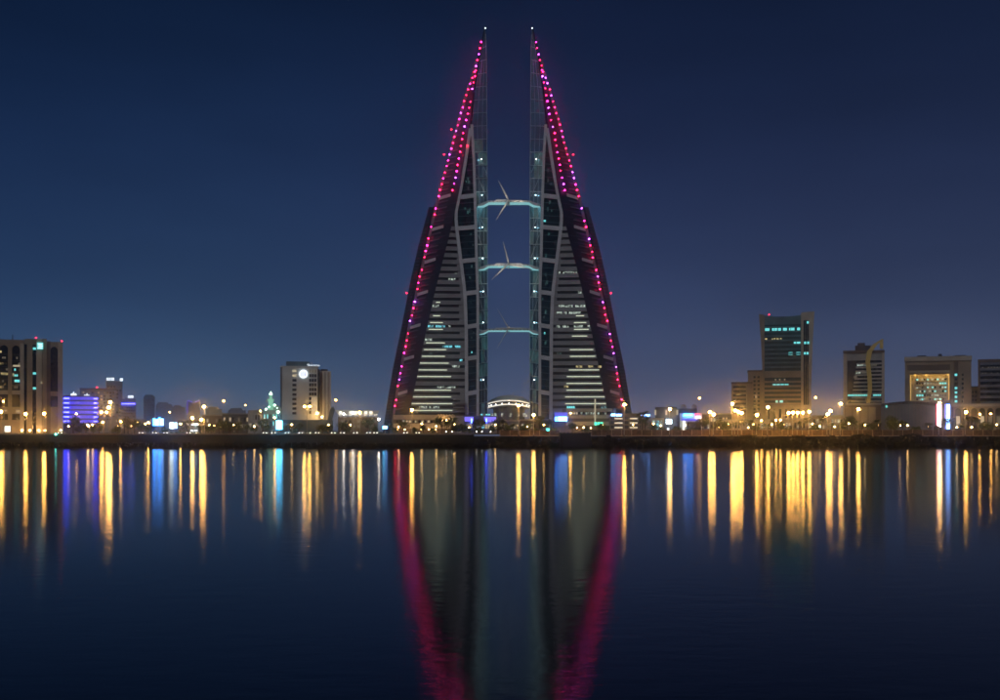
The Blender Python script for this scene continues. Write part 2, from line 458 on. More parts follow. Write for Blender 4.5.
LIT = {0: [(327.6, 420, 446, 'win_cyan'), (327.6, 449, 458, 'win_white'), (340.8, 420, 433, 'win_white'), (347.5, 441, 461, 'win_cyan'), (307.5, 433, 440, 'win_white'), (281, 449, 456, 'win_white'), (276, 455, 458, 'win_white'), (388, 438, 458, 'win_white'), (367, 452, 460, 'win_white'), (361, 460, 463, 'win_cyan'), (407.5, 420, 440, 'win_white'), (354, 430, 433, 'win_teal')],
       1: [(274.3, 558, 583, 'win_white'), (307.5, 556, 590, 'win_white'), (314.2, 556, 582, 'win_white'), (327.6, 555, 568, 'win_white'), (327.6, 573, 582, 'win_white'), (327.6, 586, 595, 'win_white'), (354, 556, 561, 'win_teal'), (367.4, 575, 582, 'win_yellow'), (367.4, 587, 592, 'win_yellow'), (367.4, 600, 606, 'win_yellow'), (387, 563, 568, 'win_yellow'), (407.5, 566, 574, 'win_mint'), (407.5, 600, 609, 'win_cyan'), (294, 577, 581, 'win_white')]}
def lights_list():
    A = []
    def run(pts, n):
        ys = np.linspace(pts[0][0], pts[-1][0], n)
        return [(float(y), float(np.interp(y, [a for a, _ in pts], [b for _, b in pts]))) for y in ys]
    rowA = [(43, 481.4), (71, 475.2), (84.7, 469.8), (96.5, 466), (108, 462.7), (120, 459.2), (137, 455), (150, 451.5), (168, 446.6), (179, 443.7), (197, 438.9)]
    rowB = [(71, 475.7), (88, 473), (99, 471), (116.5, 467.9), (134, 463.4), (152, 460.4), (175, 456.7), (192, 453)]
    A += run(rowA, 27) + run(rowB, 20)
    for g in ([(209.3, 435.9), (215.4, 434.7), (222, 433.5), (228, 431.6)], [(239.7, 428.9), (246, 427.4), (252.3, 426), (258.4, 424.8)],
              [(271, 421.9), (277.3, 420.2), (283.4, 418.9), (290, 417.7)], [(302.6, 415), (308.9, 413.8), (315.5, 412.4), (321.5, 410.7)],
              [(334.4, 408.4), (341, 407.4), (347, 405.8), (353.6, 404.4)], [(367, 402), (373.4, 401), (379.6, 400), (386, 398.6)], [(400, 396.6), (406.4, 395.4)]):
        A += g
    return A
def tower(idx, label):
    mir = 1 if idx == 0 else -1
    cxw = (CXP - 500) * S
    def T(y, x, d=0.0, k=None):
        """row, column (as on the west tower), depth in metres -> world"""
        return Vector((cxw + (x - CXP) * S * mir, TD + d, CZ + (HZ - y) * S))
    def TF(y, k, off=0.0, dx=0.0): return T(y, cv(k, y) + dx, DEP[k] * tap(y) + off)
    base = T(433.2, 435, 8); base.z = GZ
    root = thing('sail_tower', label, 'skyscraper', base, 'twin sail-shaped towers')
    def strip(name, ka, kb, y0, y1, m, offa=0.0, offb=0.0, n=40, parent=root):
        b = MB(); ys = np.linspace(y0, y1, n)
        for a, c in zip(ys[:-1], ys[1:]):
            b.quad(TF(a, ka, offa), TF(c, ka, offa), TF(c, kb, offb), TF(a, kb, offb))
        return b.build(name, m, parent)
    # skin of the hull
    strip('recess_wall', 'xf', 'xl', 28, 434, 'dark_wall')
    face = strip('window_wall', 'xk', 'xf', 215, 434, 'band_glass')
    glz = strip('glazed_core', 'xm', 'xk', 28, 434, 'tower_glass', 0.8, 0.8)
    sp = strip('glass_spine', 'xi', 'xm', 28, 434, 'spine_glass', 0.4, 0.4)
    # back of the hull
    b = MB(); ys = np.linspace(28, 434, 30)
    for a, c in zip(ys[:-1], ys[1:]):
        def rg(y):
            t_ = tap(y); xo = cv('xl', y) if y < 208 else cv('xo', y) + 3
            return [TF(y, 'xl'), T(y, xo, 6 * t_), T(y, (xo * .6 + cv('xi', y) * .4), 24 * t_), T(y, cv('xi', y) - 1.5 * t_, 17 * t_), TF(y, 'xi', 0.4)]
        A, C = rg(a), rg(c)
        for j in range(4): b.quad(A[j], C[j], C[j + 1], A[j + 1])
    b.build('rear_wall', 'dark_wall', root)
    # rear fin beyond the lit edge
    b = MB(); ys = np.linspace(206, 434, 30)
    for a, c in zip(ys[:-1], ys[1:]):
        for (k1, d1, k2, d2) in (('xl', 1.0, 'xo', 0.0), ('xo', 0.0, 'xo', 9.0), ('xo', 9.0, 'xl', 12.0)):
            b.quad(T(a, cv(k1, a), 3 + d1), T(c, cv(k1, c), 3 + d1), T(c, cv(k2, c), 3 + d2), T(a, cv(k2, a), 3 + d2))
    b.quad(T(206, cv('xl', 206), 4), T(206, cv('xo', 206), 3), T(206, cv('xo', 206), 12), T(206, cv('xl', 206), 15))
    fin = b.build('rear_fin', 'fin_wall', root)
    y = 222.0
    while y < 430:
        b = MB(); x0, x1 = cv('xo', y) + 0.4, cv('xl', y) - 1.5
        v = [T(yy, xx, dd) for xx in (x0, x1) for dd in (2.5, 4.5) for yy in (y + 0.5, y - 0.5)]
        b.hexa(v); b.build('fin_louvre', 'fin_bar', fin); y += 3.25
    # white frame legs
    def beam(name, pts, wpx, dep, m='frame_white', parent=root):
        b = MB()
        for (y0, x0, d0), (y1, x1, d1) in zip(pts[:-1], pts[1:]):
            v = [T(yy, xx + o * wpx / 2, dd + e) for o in (-1, 1) for e in (-dep / 2, dep / 2) for (yy, xx, dd) in ((y1, x1, d1), (y0, x0, d0))]
            b.hexa(v)
        return b.build(name, m, parent)
    def along(k, y0, y1, n, off): return [(float(y), cv(k, y), DEP[k] * tap(y) + off) for y in np.linspace(y0, y1, n)]
    beam('frame_leg', along('xm', 126, 416, 26, -0.2), 2.7, 1.6)
    beam('frame_leg', along('xk', 130, 222, 12, -0.25), 3.0, 1.5)
    beam('frame_leg', along('xk', 221, 432, 20, -0.15), 3.2, 1.4)
    beam('edge_leg', along('xl', 60, 434, 40, -0.1), 2.8, 1.4, 'louvre')
    # edge of the fold
    # cross beams with the glazing between them
    ylv = [140, 157, 176] + CROSS + [416]
    for i, y in enumerate(CROSS):
        x0, x1 = cv('xk', y) + 1.0, cv('xm', y) - 1.0
        d = DEP['xm'] * tap(y)
        b = MB(); v = [T(yy + sl, xx, dd) for (xx, sl) in ((x0, 0.9), (x1, -0.6)) for dd in (d - 0.7, d + 0.7) for yy in (y + 2.1, y - 2.1)]
        b.hexa(v); b.build('cross_beam', 'frame_white', root)
        # beam on the lit edge
        x0, x1 = cv('xl', y) + 1.0, cv('xl', y) + (cv('xf', y) - cv('xl', y)) * 0.62
        b = MB(); v = [T(yy + sl, xx, dd) for (xx, sl, q) in ((x0, 1.2, -2.6), (x1, -1.4, -5.6)) for dd in (q * tap(y) - 1.2, q * tap(y) + 1) for yy in (y + 1.5, y - 1.5)]
        b.hexa(v); b.build('edge_beam', 'frame_white', root)
    # mullions and lit rooms of the glazed core
    rnd = random.Random(11 + idx)
    y = 146.0
    while y < 414:
        if min(abs(y - c) for c in CROSS) > 2.5:
            x0, x1 = cv('xk', y) + 1.6, cv('xm', y) - 1.4
            if x1 - x0 > 2:
                d = DEP['xm'] * tap(y) + 0.5
                b = MB(); v = [T(yy + sl, xx, dd) for (xx, sl) in ((x0, .5), (x1, -.4)) for dd in (d - .12, d + .2) for yy in (y + .22, y - .22)]
                b.hexa(v); b.build('mullion', 'slate', glz)
        y += 6.5
    for yb in CROSS + [416]:
        for j in range(4):
            y = yb - rnd.uniform(6, 28); x0 = cv('xk', y) + 2; x1 = cv('xm', y) - 2
            if x1 - x0 < 3 or (y > 360): continue
            xc = rnd.uniform(x0, x1 - 1.6); ww = rnd.uniform(1.0, 2.2); hh = rnd.uniform(1.5, 5.5)
            d = DEP['xm'] * tap(y) + 0.62
            b = MB(); v = [T(yy, xx, dd) for xx in (xc, xc + ww) for dd in (d - .05, d + .2) for yy in (y + hh, y)]
            b.hexa(v); b.build('lit_window', rnd.choice(['win_teal', 'win_teal', 'win_teal', 'win_mint' if hh < 2.5 else 'win_teal']), glz)
    # spandrel bands of the inner face
    y = 230.7
    while y < 424:
        b = MB()
        ya, yb = y - 2.0, y + 2.0
        v = []
        for k, dx in (('xf', 0.0), ('xk', -0.2)):
            for e in (-0.55, 0.3):
                for yy in (yb, ya): v.append(T(yy, cv(k, yy) + dx, DEP[k] * tap(yy) + e))
        b.hexa(v); b.build('spandrel', 'cladding', face)
        # solid piers at the sides of the window band
        yb2, ya2 = y + 5.0, y + 1.7
        v = []
        fw = 4.5 if y < 300 else 6.5
        for xx, e0 in ((cv('xk', y + 3) - fw, DEP['xk'] * tap(y) - .25), (cv('xk', y + 3), DEP['xk'] * tap(y) - .25)):
            for e in (0.0, 0.5):
                for yy in (yb2, ya2): v.append(T(yy, xx, e0 - .1 + e))
        if y < 320 or rnd.random() < 0.25:
            b = MB(); b.hexa(v); b.build('pier', 'cladding', face)
        y += 6.6667
    # blank cladding above, where the bands are almost closed
    for (yy0, yy1) in ((222, 229), (235.5, 235.9)): pass
    def fdep(y, x):
        xf, xk = cv('xf', y), cv('xk', y); u = min(1, max(0, (x - xf) / max(0.1, xk - xf)))
        return (DEP['xf'] * (1 - u) + DEP['xk'] * u) * tap(y)
    for (y, x0, x1) in STRIPS[idx]:
        if idx: x0, x1 = 2 * CXP - x1, 2 * CXP - x0
        x0 = max(x0, cv('xf', y) + 0.3)
        b = MB(); v = [T(yy, xx, fdep(y, xx) + dd) for xx in (x0, x1) for dd in (-0.75, -.3) for yy in (y + .36, y - .36)]
        b.hexa(v); b.build('light_strip', 'strip_cream', face)
    for (y, x0, x1, m) in LIT[idx]:
        if idx: x0, x1 = 2 * CXP - x1, 2 * CXP - x0
        x0 = max(x0, cv('xf', y) + 0.5); n = max(1, int((x1 - x0) / 1.9)); st = (x1 - x0) / n
        for q in range(n):
            if rnd.random() < 0.16: continue
            a, c = x0 + q * st + .12, x0 + (q + 1) * st - .12
            b = MB(); v = [T(yy, xx, fdep(y, xx) + dd) for xx in (a, c) for dd in (-0.32, .3) for yy in (y + 1.15, y - 1.0)]
            b.hexa(v); b.build('lit_window', m, face)
    # louvres poking out of the dark recess
    y = 151.0
    while y < 428:
        if min(abs(y - c) for c in CROSS) > 2.6:
            x0 = cv('xl', y) + 0.8; wd = cv('xf', y) - cv('xl', y)
            nl = int(round((y - 151.0) / 3.225)); x1 = x0 + wd * (0.95 if y < 190 else (0.52 if nl % 2 == 0 else 0.93))
            b = MB(); v = [T(yy + sl, xx, dd) for (xx, sl, q) in ((x0, .9, -2.4), (x1, -.8, -5.2 if nl % 2 == 0 else -8.4)) for dd in (q * tap(y) - (.9 if nl % 2 == 0 else .25), q * tap(y) + 1) for yy in (y + (.55 if nl % 2 == 0 else .3), y - (.55 if nl % 2 == 0 else .3))]
            b.hexa(v); b.build('louvre', 'louvre' if nl % 2 == 0 else 'fin_bar', root)
        y += 3.225
    # spine grid: each pane its own piece, bars between
    rows = list(np.linspace(46, 428, 30))
    for r0, r1 in zip(rows[:-1], rows[1:]):
        for (u0, u1) in ((0.04, 0.34), (0.37, 0.66), (0.69, 0.97)):
            def Q(y, u):
                x = cv('xi', y) * u + cv('xm', y) * (1 - u)
                dd = (DEP['xi'] * u + DEP['xm'] * (1 - u)) * tap(y)
                return T(y, x, dd + 0.15)
            sl = 2.4
            a, c, d_, e = Q(r0 + .8 + sl * (1 - u0), u0), Q(r1 - .2 + sl * (1 - u0), u0), Q(r1 - .2 + sl * (1 - u1), u1), Q(r0 + .8 + sl * (1 - u1), u1)
            b = MB(); o4 = Vector((0, 0.18, 0)); b.hexa([c, a, c + o4, a + o4, d_, e, d_ + o4, e + o4])
            b.build('glass_pane', 'spine_lit' if (r0 > 120 and rnd.random() < .28) else 'spine_glass', sp)
        b = MB(); pts = []
        for u in (0.02, 0.35, 0.68, 1.0):
            x = cv('xi', r0) * u + cv('xm', r0) * (1 - u); dd = (DEP['xi'] * u + DEP['xm'] * (1 - u)) * tap(r0)
            pts.append(T(r0 + 2.4 * (1 - u), x, dd - 0.12))
        b.tube(pts, 0.10 if r0 < 150 else (0.16 if r0 < 330 else .12), 4); b.build('grid_bar', 'grid_bar', sp)
    for u in (0.36, 0.68, 0.985):
        b = MB(); pts = []
        for y in np.linspace(60 if u < .9 else 34, 430, 34):
            x = cv('xi', y) * u + cv('xm', y) * (1 - u); dd = (DEP['xi'] * u + DEP['xm'] * (1 - u)) * tap(y)
            pts.append(T(y, x, dd - 0.1))
        b.tube(pts, 0.07 if u < .9 else .13, 4); b.build('grid_bar', 'grid_bar', sp)
    # thin diagonal braces on the spine between the bridges
    for (ya, yb) in ((152, 172), (176, 196), (212, 232), (236, 258), (276, 298), (300, 322), (338, 362), (366, 390)):
        b = MB(); pts = []
        for q in np.linspace(0, 1, 5):
            y = ya + (yb - ya) * q; u = 0.2 + 0.7 * q
            x = cv('xi', y) * u + cv('xm', y) * (1 - u); dd = (DEP['xi'] * u + DEP['xm'] * (1 - u)) * tap(y)
            pts.append(T(y, x, dd - 0.2))
        b.tube(pts, 0.11, 4); b.build('brace', 'grid_bar', sp)
    # small uplights on the spine, by each bridge
    for yl in (196, 259, 323, 380, 160, 228, 292):
        u = 0.55; x = cv('xi', yl) * u + cv('xm', yl) * (1 - u); dd = (DEP['xi'] * u + DEP['xm'] * (1 - u)) * tap(yl) - 1.5
        b = MB(); p = T(yl, x, dd); b.tube([p, p + Vector((0, 1.4, 0))], .08, 4); b.build('lamp_bracket', 'louvre', sp)
        bulb('spine_light', 'spine_lamp', sp, p, .26)
    # edge lights
    for i, (y, x) in enumerate(lights_list()):
        q = rnd.random()
        m = 'led_red' if q < .55 else ('led_pink' if q < .82 else 'led_violet')
        u = 0.0
        d = DEP['xl'] * tap(y) - 1.6
        if y < 200 and x > cv('xl', y) + 3:
            f = (x - cv('xl', y)) / max(.1, cv('xf', y) - cv('xl', y)); d = (DEP['xl'] * (1 - f) + DEP['xf'] * f) * tap(y) - 1.0
        if rnd.random() < 0.03: continue
        lp = T(y + rnd.uniform(-.35, .35), x + rnd.uniform(-.3, .3), d); lr = rnd.uniform(0.30, 0.46)
        hs = bx('spill_shield', 'dark_grey', root, lp.x - .62, lp.x + .62, lp.y + .3, lp.y + .62, lp.z - .62, lp.z + .62)  # back plates added to keep the edge lights' spill off the wall
        bulb('edge_light', m, root, lp, lr)
    for (y, x) in ((155, 444.3), (293.4, 406.7)) + (((130, 451.5), (148, 467.5)) if idx == 0 else ((290, 420),)):
        bulb('warning_light', 'beacon_red', root, T(y, x, -1.5 if x < 460 else DEP['xk'] * tap(y) - 1.5), 0.55)
        if x < 460:
            b = MB(); b.tube([T(y, x, -1.5), T(y, cv('xo', y) if y > 208 else cv('xl', y), 1.0)], .12, 4); b.build('bracket', 'louvre', root)
    b = MB(); b.tube([T(40, 485.0, 0), T(28.5, 485.2, 0)], [0.5, 0.12], 6); b.build('mast', 'louvre', root)
    bulb('tip_light', 'tip_white', root, T(28, 485.2, 0), 0.5)
    return root
tower(0, 'western sail-shaped glass tower with blank grey upper face, standing nearest the white round-logo hotel')
tower(1, 'eastern sail-shaped glass tower with rows of pale lit offices, standing behind the parking deck')

# bridges and turbines
def bridge(py, label, flood=True):
    z = py2z(py, TD); o = thing('sky_bridge', label, 'bridge', (px2x(CXP, TD), TD - 2, z), 'bridges between the towers')
    c = px2x(CXP, TD)
    h = lambda a: a * S
    pts_t = [(-31, -2.6), (-25, -0.6), (-20, 1.0), (20, 1.0), (25, -0.6), (31, -2.6)]
    pts_b = [(31, -4.8), (25, -3.6), (20, -0.7), (-20, -0.7), (-25, -3.6), (-31, -4.8)]
    b = MB(); b.prism([(c + h(x), z + h(v)) for x, v in pts_t + pts_b], TD - 5.0, TD + 1.5); b.build('deck', 'bridge_steel', o)
    # lit soffit
    lo = [(-31, -4.8), (-25, -3.6), (-20, -0.7), (20, -0.7), (25, -3.6), (31, -4.8)]
    for (xa, za), (xb, zb) in zip(lo[:-1], lo[1:]):
        b = MB(); b.prism([(c + h(xa), z + h(za) - .02), (c + h(xb), z + h(zb) - .02), (c + h(xb), z + h(zb) - 0.45), (c + h(xa), z + h(za) - 0.45)], TD - 5.2, TD + 1.0)
        b.build('soffit_light', 'bridge_cyan', o)
    for x in (-10, 10) if flood else ():           # rotor floodlights on outriggers, shielded towards the sea
        zt = z + h(1.0) - 1.6
        bx('floodlight_arm', 'bridge_steel', o, c + h(x) - .1, c + h(x) + .1, TD - 9.4, TD - 5.0, zt - .15, zt)
        bx('floodlight_shield', 'bridge_steel', o, c + h(x) - .6, c + h(x) + .6, TD - 9.9, TD - 9.75, zt - .15, zt + .45)
        bx('floodlight_lens', 'flood_warm', o, c + h(x) - .5, c + h(x) + .5, TD - 9.7, TD - 9.2, zt + .01, zt + .07)
    for x in np.arange(-19, 19.1, 3.8): bx('rib', 'dark_grey', o, c + h(x) - .12, c + h(x) + .12, TD - 5.28, TD - 5.02, z + h(-.6), z + h(.9))
    b = MB(); b.box(c - h(13), c + h(13), TD - 4.9, TD - 4.8, z + h(1.0), z + h(1.0) + 0.6); b.build('railing', 'bridge_steel', o)
    return o
def turbine(py, angs, label, hubx=508.6, chord=1.0, dim=False):
    D = TD - 7.0; c = P(hubx, py, D)
    o = thing('wind_turbine', label, 'wind turbine', (c.x, c.y + 3, c.z - 1.6), 'turbines on the bridges')
    b = MB(); b.tube([c + Vector((0, .9, .0)), c + Vector((0, 2.0, .1)), c + Vector((0, 6.0, .1)), c + Vector((0, 7.5, 0))], [0.8, 1.15, 1.05, .5], 10); b.build('nacelle', 'turbine_white', o, True)
    b = MB(); b.tube([c + Vector((0, 1.0, 0)), c + Vector((0, 0, 0)), c + Vector((0, -.7, 0))], [0.95, .8, .15], 10); hb = b.build('hub', 'turbine_white', o, True)
    b = MB(); b.tube([c + Vector((0, 3.5, -2.2)), c + Vector((0, 3.5, 0))], [.9, .7], 8); b.build('pedestal', 'bridge_steel', o)
    for a in angs:
        r_ = R(a); d = Vector((math.cos(r_), 0, math.sin(r_))); p = Vector((-math.sin(r_), 0, math.cos(r_)))
        b = MB(); rows = []
        for (rr, wd, th) in ((0.6, .45, .45), (2.2, .95 * chord, .35), (6, .72 * chord, .22), (10, .46 * chord, .14), (13.4, .2 * chord, .07), (13.9, .06, .05)):
            q = c + d * rr
            if chord < .8: p2 = (p * .25 + Vector((0, .97, 0)))
            else: p2 = (p * .92 + Vector((0, .38, 0)))
            n_ = d.cross(p2).normalized()
            rows.append([q + p2 * wd * .45, q + n_ * th, q - p2 * wd * .75, q - n_ * th])
        i0 = len(b.V)
        for rw in rows: b.V += [tuple(v) for v in rw]
        for k in range(len(rows) - 1):
            for j in range(4): b.F.append((k * 4 + j, k * 4 + (j + 1) % 4, k * 4 + 4 + (j + 1) % 4, k * 4 + 4 + j))
        b.F.append((0, 1, 2, 3)); b.F.append(tuple(len(b.V) - 1 - q for q in range(4)))
        b.build('blade', 'turbine_white', o)
    return o
bridge(203.2, 'highest bridge between the towers, pale deck with cyan lit underside')
bridge(266.4, 'middle bridge between the towers, pale deck with cyan lit underside')
bridge(330.4, 'lowest bridge between the towers, its rotor barely showing', False)
turbine(200.9, (117, 236.5, 0), 'white three-blade wind turbine on the highest bridge')
turbine(264.0, (104, 223, -12), 'white three-blade wind turbine on the middle bridge')
turbine(328.2, (0, 120, 240), 'white wind turbine with feathered blades on the lowest bridge', chord=0.6)

# ------------------------------------------------------------------ buildings
class B:
    """a building whose front stands at distance D; pieces are given in photograph columns and rows on that front"""
    def __init__(s, name, label, x0, x1, ytop, D, depth, m, cat='building', group=None, core=True, core_d=0.0):
        s.D = D; s.k = D / F
        s.x0, s.x1, s.yt = x0, x1, ytop
        s.yb = HZ + (CZ - GZ) / s.k
        s.pc = (x0 + x1) / 2; s.xc = px2x(s.pc, D); s.th = math.atan(-s.xc / D)   # the block is square to the shore view
        s.o = thing(name, label, cat, (s.xc, D, GZ), group); s.o.rotation_euler = (0, 0, s.th); s.c = math.cos(s.th)
        if core: s.core = s.box('wall', m, x0, x1, ytop, s.yb, core_d, depth)
    def box(s, name, m, x0, x1, y0, y1, d0, d1, parent=None):
        return bx(name, m, parent or s.o, s.X(x0), s.X(x1), s.D + d0, s.D + d1, py2z(y1, s.D), py2z(y0, s.D))
    def X(s, x): return s.xc + (x - s.pc) * s.k * s.c
    def pt(s, x, y, d=0.0): return Vector((s.X(x), s.D + d, s.Z(y)))
    def Z(s, y): return py2z(y, s.D)
    def grid(s, name, x0, x1, y0, y1, nc, nr, fx, fy, pick, d0=-.15, d1=.3, rnd=random):
        cw = (x1 - x0) / nc; rh = (y1 - y0) / nr
        for r in range(nr):
            for c in range(nc):
                m = pick(r, c)
                if m is None: continue
                a = x0 + c * cw + cw * (1 - fx) / 2; t_ = y0 + r * rh + rh * (1 - fy) / 2
                s.box(name, m, a, a + cw * fx, t_, t_ + rh * fy, d0, d1)
    def poly(s, name, m, pts, d0, d1, parent=None):
        b = MB(); b.prism([(s.X(x), s.Z(y)) for x, y in pts], s.D + d0, s.D + d1)
        return b.build(name, m, parent or s.o)
    def archpanel(s, name, m, x0, x1, y0, y1, d0, d1, n=10):
        """spandrel over a round arch: fills x0..x1, from row y0 down to row y1, minus the half round"""
        r = (x1 - x0) / 2; xc = (x0 + x1) / 2; b = MB()
        ry = r
        pts = [(xc - r * math.cos(math.pi * q / n), y1 - ry * math.sin(math.pi * q / n)) for q in range(n + 1)]
        for (xa, ya), (xb, yb) in zip(pts[:-1], pts[1:]):
            v = [(s.X(xx), s.D + dd, s.Z(yy)) for xx, yl in ((xa, ya), (xb, yb)) for dd in (d0, d1) for yy in (yl, y0)]
            b.hexa(v)
        return b.build(name, m, s.o)

def pickr(seed, table):
    r_ = random.Random(seed)
    def f(r, c):
        q = r_.random()
        for p, m in table:
            if q < p: return m
            q -= p
        return None
    return f

# A. bank building, far left
A = B('office_building', 'tan office tower with tall round-arched window bays and a small cyan rooftop sign', -26, 63.4, 341, 640, 30, 'window_dark', core_d=2.0)
A.box('parapet', 'tan', -26, 24, 339.8, 343.2, 0, 29)
for (a, c, m) in ((-26, -14, 'tan'), (-6, -0.2, 'tan'), (8, 12, 'tan'), (20, 24, 'tan_light')):
    A.box('pier', m, a, c, 343.2, A.yb, -.4, 2.4)
for (a, c) in ((-14, -6), (-0.2, 8), (12, 20)):
    A.archpanel('arch', 'tan', a, c, 343.2, 349.5 + .0, -0.2, 2.3)
    A.box('spandrel', 'tan_light', a, c, 390.5, 394.5, -.1, 2.3)
    A.box('spandrel', 'tan', a, c, 407, 414, -.1, 2.3)
    A.box('spandrel', 'tan', a, c, 420, A.yb, -.1, 2.3)
    for y in np.arange(354, 390, 6.2): A.box('transom', 'dark_grey', a, c, y, y + .7, 1.7, 2.2)
A.grid('lit_window', -0.2, 8, 349, 390, 4, 7, .8, .36, pickr(3, [(.2, 'win_dim'), (.14, 'win_yellow')]), 1.8, 2.1)
A.grid('lit_window', 12, 20, 349, 390, 4, 7, .8, .36, pickr(5, [(.2, 'win_dim'), (.1, 'win_mint')]), 1.8, 2.1)
A.box('lit_window', 'win_yellow', 1, 8, 372.8, 375.2, 1.6, 2.0); A.box('lit_window', 'win_yellow', 12.6, 14.4, 372.4, 375.2, 1.6, 2.0)
A.box('lit_window', 'win_mint', 14.5, 19.6, 379.6, 382, 1.6, 2.0); A.box('lit_window', 'win_cream', 13, 20, 364.8, 366.6, 1.6, 2.0)
A.box('pier', 'tan', 27, 32.6, 338.6, A.yb, -.8, 6); A.box('pier', 'tan_light', 36.4, 42, 338.6, A.yb, -1.2, 6)
A.box('pier', 'tan', 42.3, 47, 338.2, A.yb, -.8, 6); A.box('pier', 'brown', 47, 50.8, 340.6, A.yb, -.2, 6); A.box('slot_head', 'tan', 24.2, 36.2, 338.8, 344, .2, 6)
A.archpanel('arch', 'tan', 50.8, 58.4, 341, 349.6, -.3, 2.3)
A.box('pier', 'tan_light', 58.4, 63.4, 341, A.yb, -.5, 28); A.box('spandrel', 'tan', 50.8, 58.4, 391, 395.6, -.2, 2.3); A.box('spandrel', 'tan', 50.8, 58.4, 406.6, A.yb, -.2, 2.3)
for y in (348, 373, 388): A.box('lit_window', 'win_mint', 33, 36.2, y - 1.1, y + 1.1, 1.4, 2.1)
A.box('lit_window', 'win_cream', 41, 42.2, 381.5, 383.5, -1.5, -1.0)
A.box('lit_window', 'win_cream', 16, 20, 410, 412.5, -.4, 0); A.box('lit_window', 'win_cream', 1, 7, 410, 411.5, -.4, 0)
A.box('roof_sign', 'sign_cyan' if False else 'win_mint', 37.2, 43.2, 342.2, 348.9, -1.9, -1.3)
for (a, c, y0, y1) in ((38, 42.4, 343.4, 344.3), (38.6, 42.6, 345.2, 346.2), (37.8, 42.2, 347.2, 348)): A.box('sign_wave', 'sign_white', a, c, y0, y1, -2.1, -1.9)
for (x, y) in ((36.2, 337.2), (62.4, 339.8)):
    b_ = MB(); b_.tube([A.pt(x, y + 2, 1), A.pt(x, y, 1)], .15, 5); b_.build('beacon_mast', 'dark_grey', A.o)
    bulb('beacon', 'beacon_red', A.o, A.pt(x, y, 1), .5)
for x in (10, 22, 29.8, 39, 45, 61): bulb('base_fill', 'sodium_low', A.o, A.pt(x, 430.5, -4), .5)  # added lamps giving the street-lamp glow on the building's base
b_ = MB(); b_.tube([A.pt(12.6, 341, 10), A.pt(12.6, 333.5, 10)], .25, 5); b_.build('antenna', 'dark_grey', A.o)

# B. blue LED block
b1 = B('blue_lit_building', 'low block washed in blue light with a white crown sign at each roof end', 63.6, 98, 396.4, 660, 20, 'grey_wall')
for i, y in enumerate(np.linspace(398.5, 421.5, 6)):
    b1.box('floor_panel', 'led_blue', 70, 93, y - 1.6, y + 1.5, -.4, .2)
    b1.box('light_line', 'led_blue_hot', 63.8, 69.5, y - .6, y + .6, -.6, -.1)
    b1.box('light_line', 'led_blue_hot', 93.5, 97.6, y - .5, y + .5, -.6, -.1)
b1.box('cornice', 'grey_wall', 63, 98.6, 395.6, 396.8, -.8, 20)
for (x, yt) in ((73.6, 391.8), (87, 393.3)):
    b1.poly('crown_sign', 'sign_white', [(x - 3.2, 395.4), (x - 2.4, yt + 1.4), (x - 1, yt + 2.2), (x, yt - .6), (x + 1, yt + 2.2), (x + 2.4, yt + 1.4), (x + 3.2, 395.4)], 1.0, 1.5)
# C, D, E ... hazy blocks behind
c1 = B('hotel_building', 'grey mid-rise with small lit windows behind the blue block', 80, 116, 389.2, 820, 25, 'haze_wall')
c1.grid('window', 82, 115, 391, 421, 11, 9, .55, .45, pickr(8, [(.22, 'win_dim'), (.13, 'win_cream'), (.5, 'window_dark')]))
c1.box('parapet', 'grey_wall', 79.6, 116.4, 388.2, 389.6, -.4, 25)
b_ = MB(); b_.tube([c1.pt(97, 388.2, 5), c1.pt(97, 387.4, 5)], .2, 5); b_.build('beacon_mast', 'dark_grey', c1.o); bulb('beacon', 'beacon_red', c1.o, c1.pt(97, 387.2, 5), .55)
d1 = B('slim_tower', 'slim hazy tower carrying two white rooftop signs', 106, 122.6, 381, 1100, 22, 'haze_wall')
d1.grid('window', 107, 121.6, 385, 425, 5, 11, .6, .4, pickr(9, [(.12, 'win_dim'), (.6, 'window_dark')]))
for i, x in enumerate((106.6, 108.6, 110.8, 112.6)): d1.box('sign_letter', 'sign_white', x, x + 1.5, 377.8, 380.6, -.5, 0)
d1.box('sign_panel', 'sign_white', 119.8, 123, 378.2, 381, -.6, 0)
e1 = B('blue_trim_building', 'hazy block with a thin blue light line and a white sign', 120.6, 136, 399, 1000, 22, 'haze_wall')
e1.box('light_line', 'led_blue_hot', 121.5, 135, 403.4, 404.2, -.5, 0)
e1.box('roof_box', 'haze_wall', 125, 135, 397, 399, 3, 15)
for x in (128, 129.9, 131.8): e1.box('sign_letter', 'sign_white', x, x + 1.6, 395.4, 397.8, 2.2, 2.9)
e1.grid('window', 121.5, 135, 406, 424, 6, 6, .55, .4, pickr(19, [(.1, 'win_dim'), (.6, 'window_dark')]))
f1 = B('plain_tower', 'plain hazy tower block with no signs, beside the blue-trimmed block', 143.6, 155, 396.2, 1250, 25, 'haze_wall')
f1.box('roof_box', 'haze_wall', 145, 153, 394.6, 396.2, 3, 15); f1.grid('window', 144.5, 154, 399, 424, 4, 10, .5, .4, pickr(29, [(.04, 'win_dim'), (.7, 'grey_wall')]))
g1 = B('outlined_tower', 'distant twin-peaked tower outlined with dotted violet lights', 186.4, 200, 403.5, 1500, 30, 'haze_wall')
g1.poly('peak', 'haze_wall', [(186.4, 403.5), (187.4, 400.2), (192, 402), (193, 403.5)], .5, 20); g1.poly('peak', 'haze_wall', [(193.5, 403.5), (195, 402), (199.4, 400), (200, 403.5)], .5, 20)
for k in range(9): g1.box('dot_light', 'led_lilac', 187, 187.8, 401 + k * 1.6, 401.8 + k * 1.6, -.6, -.1)
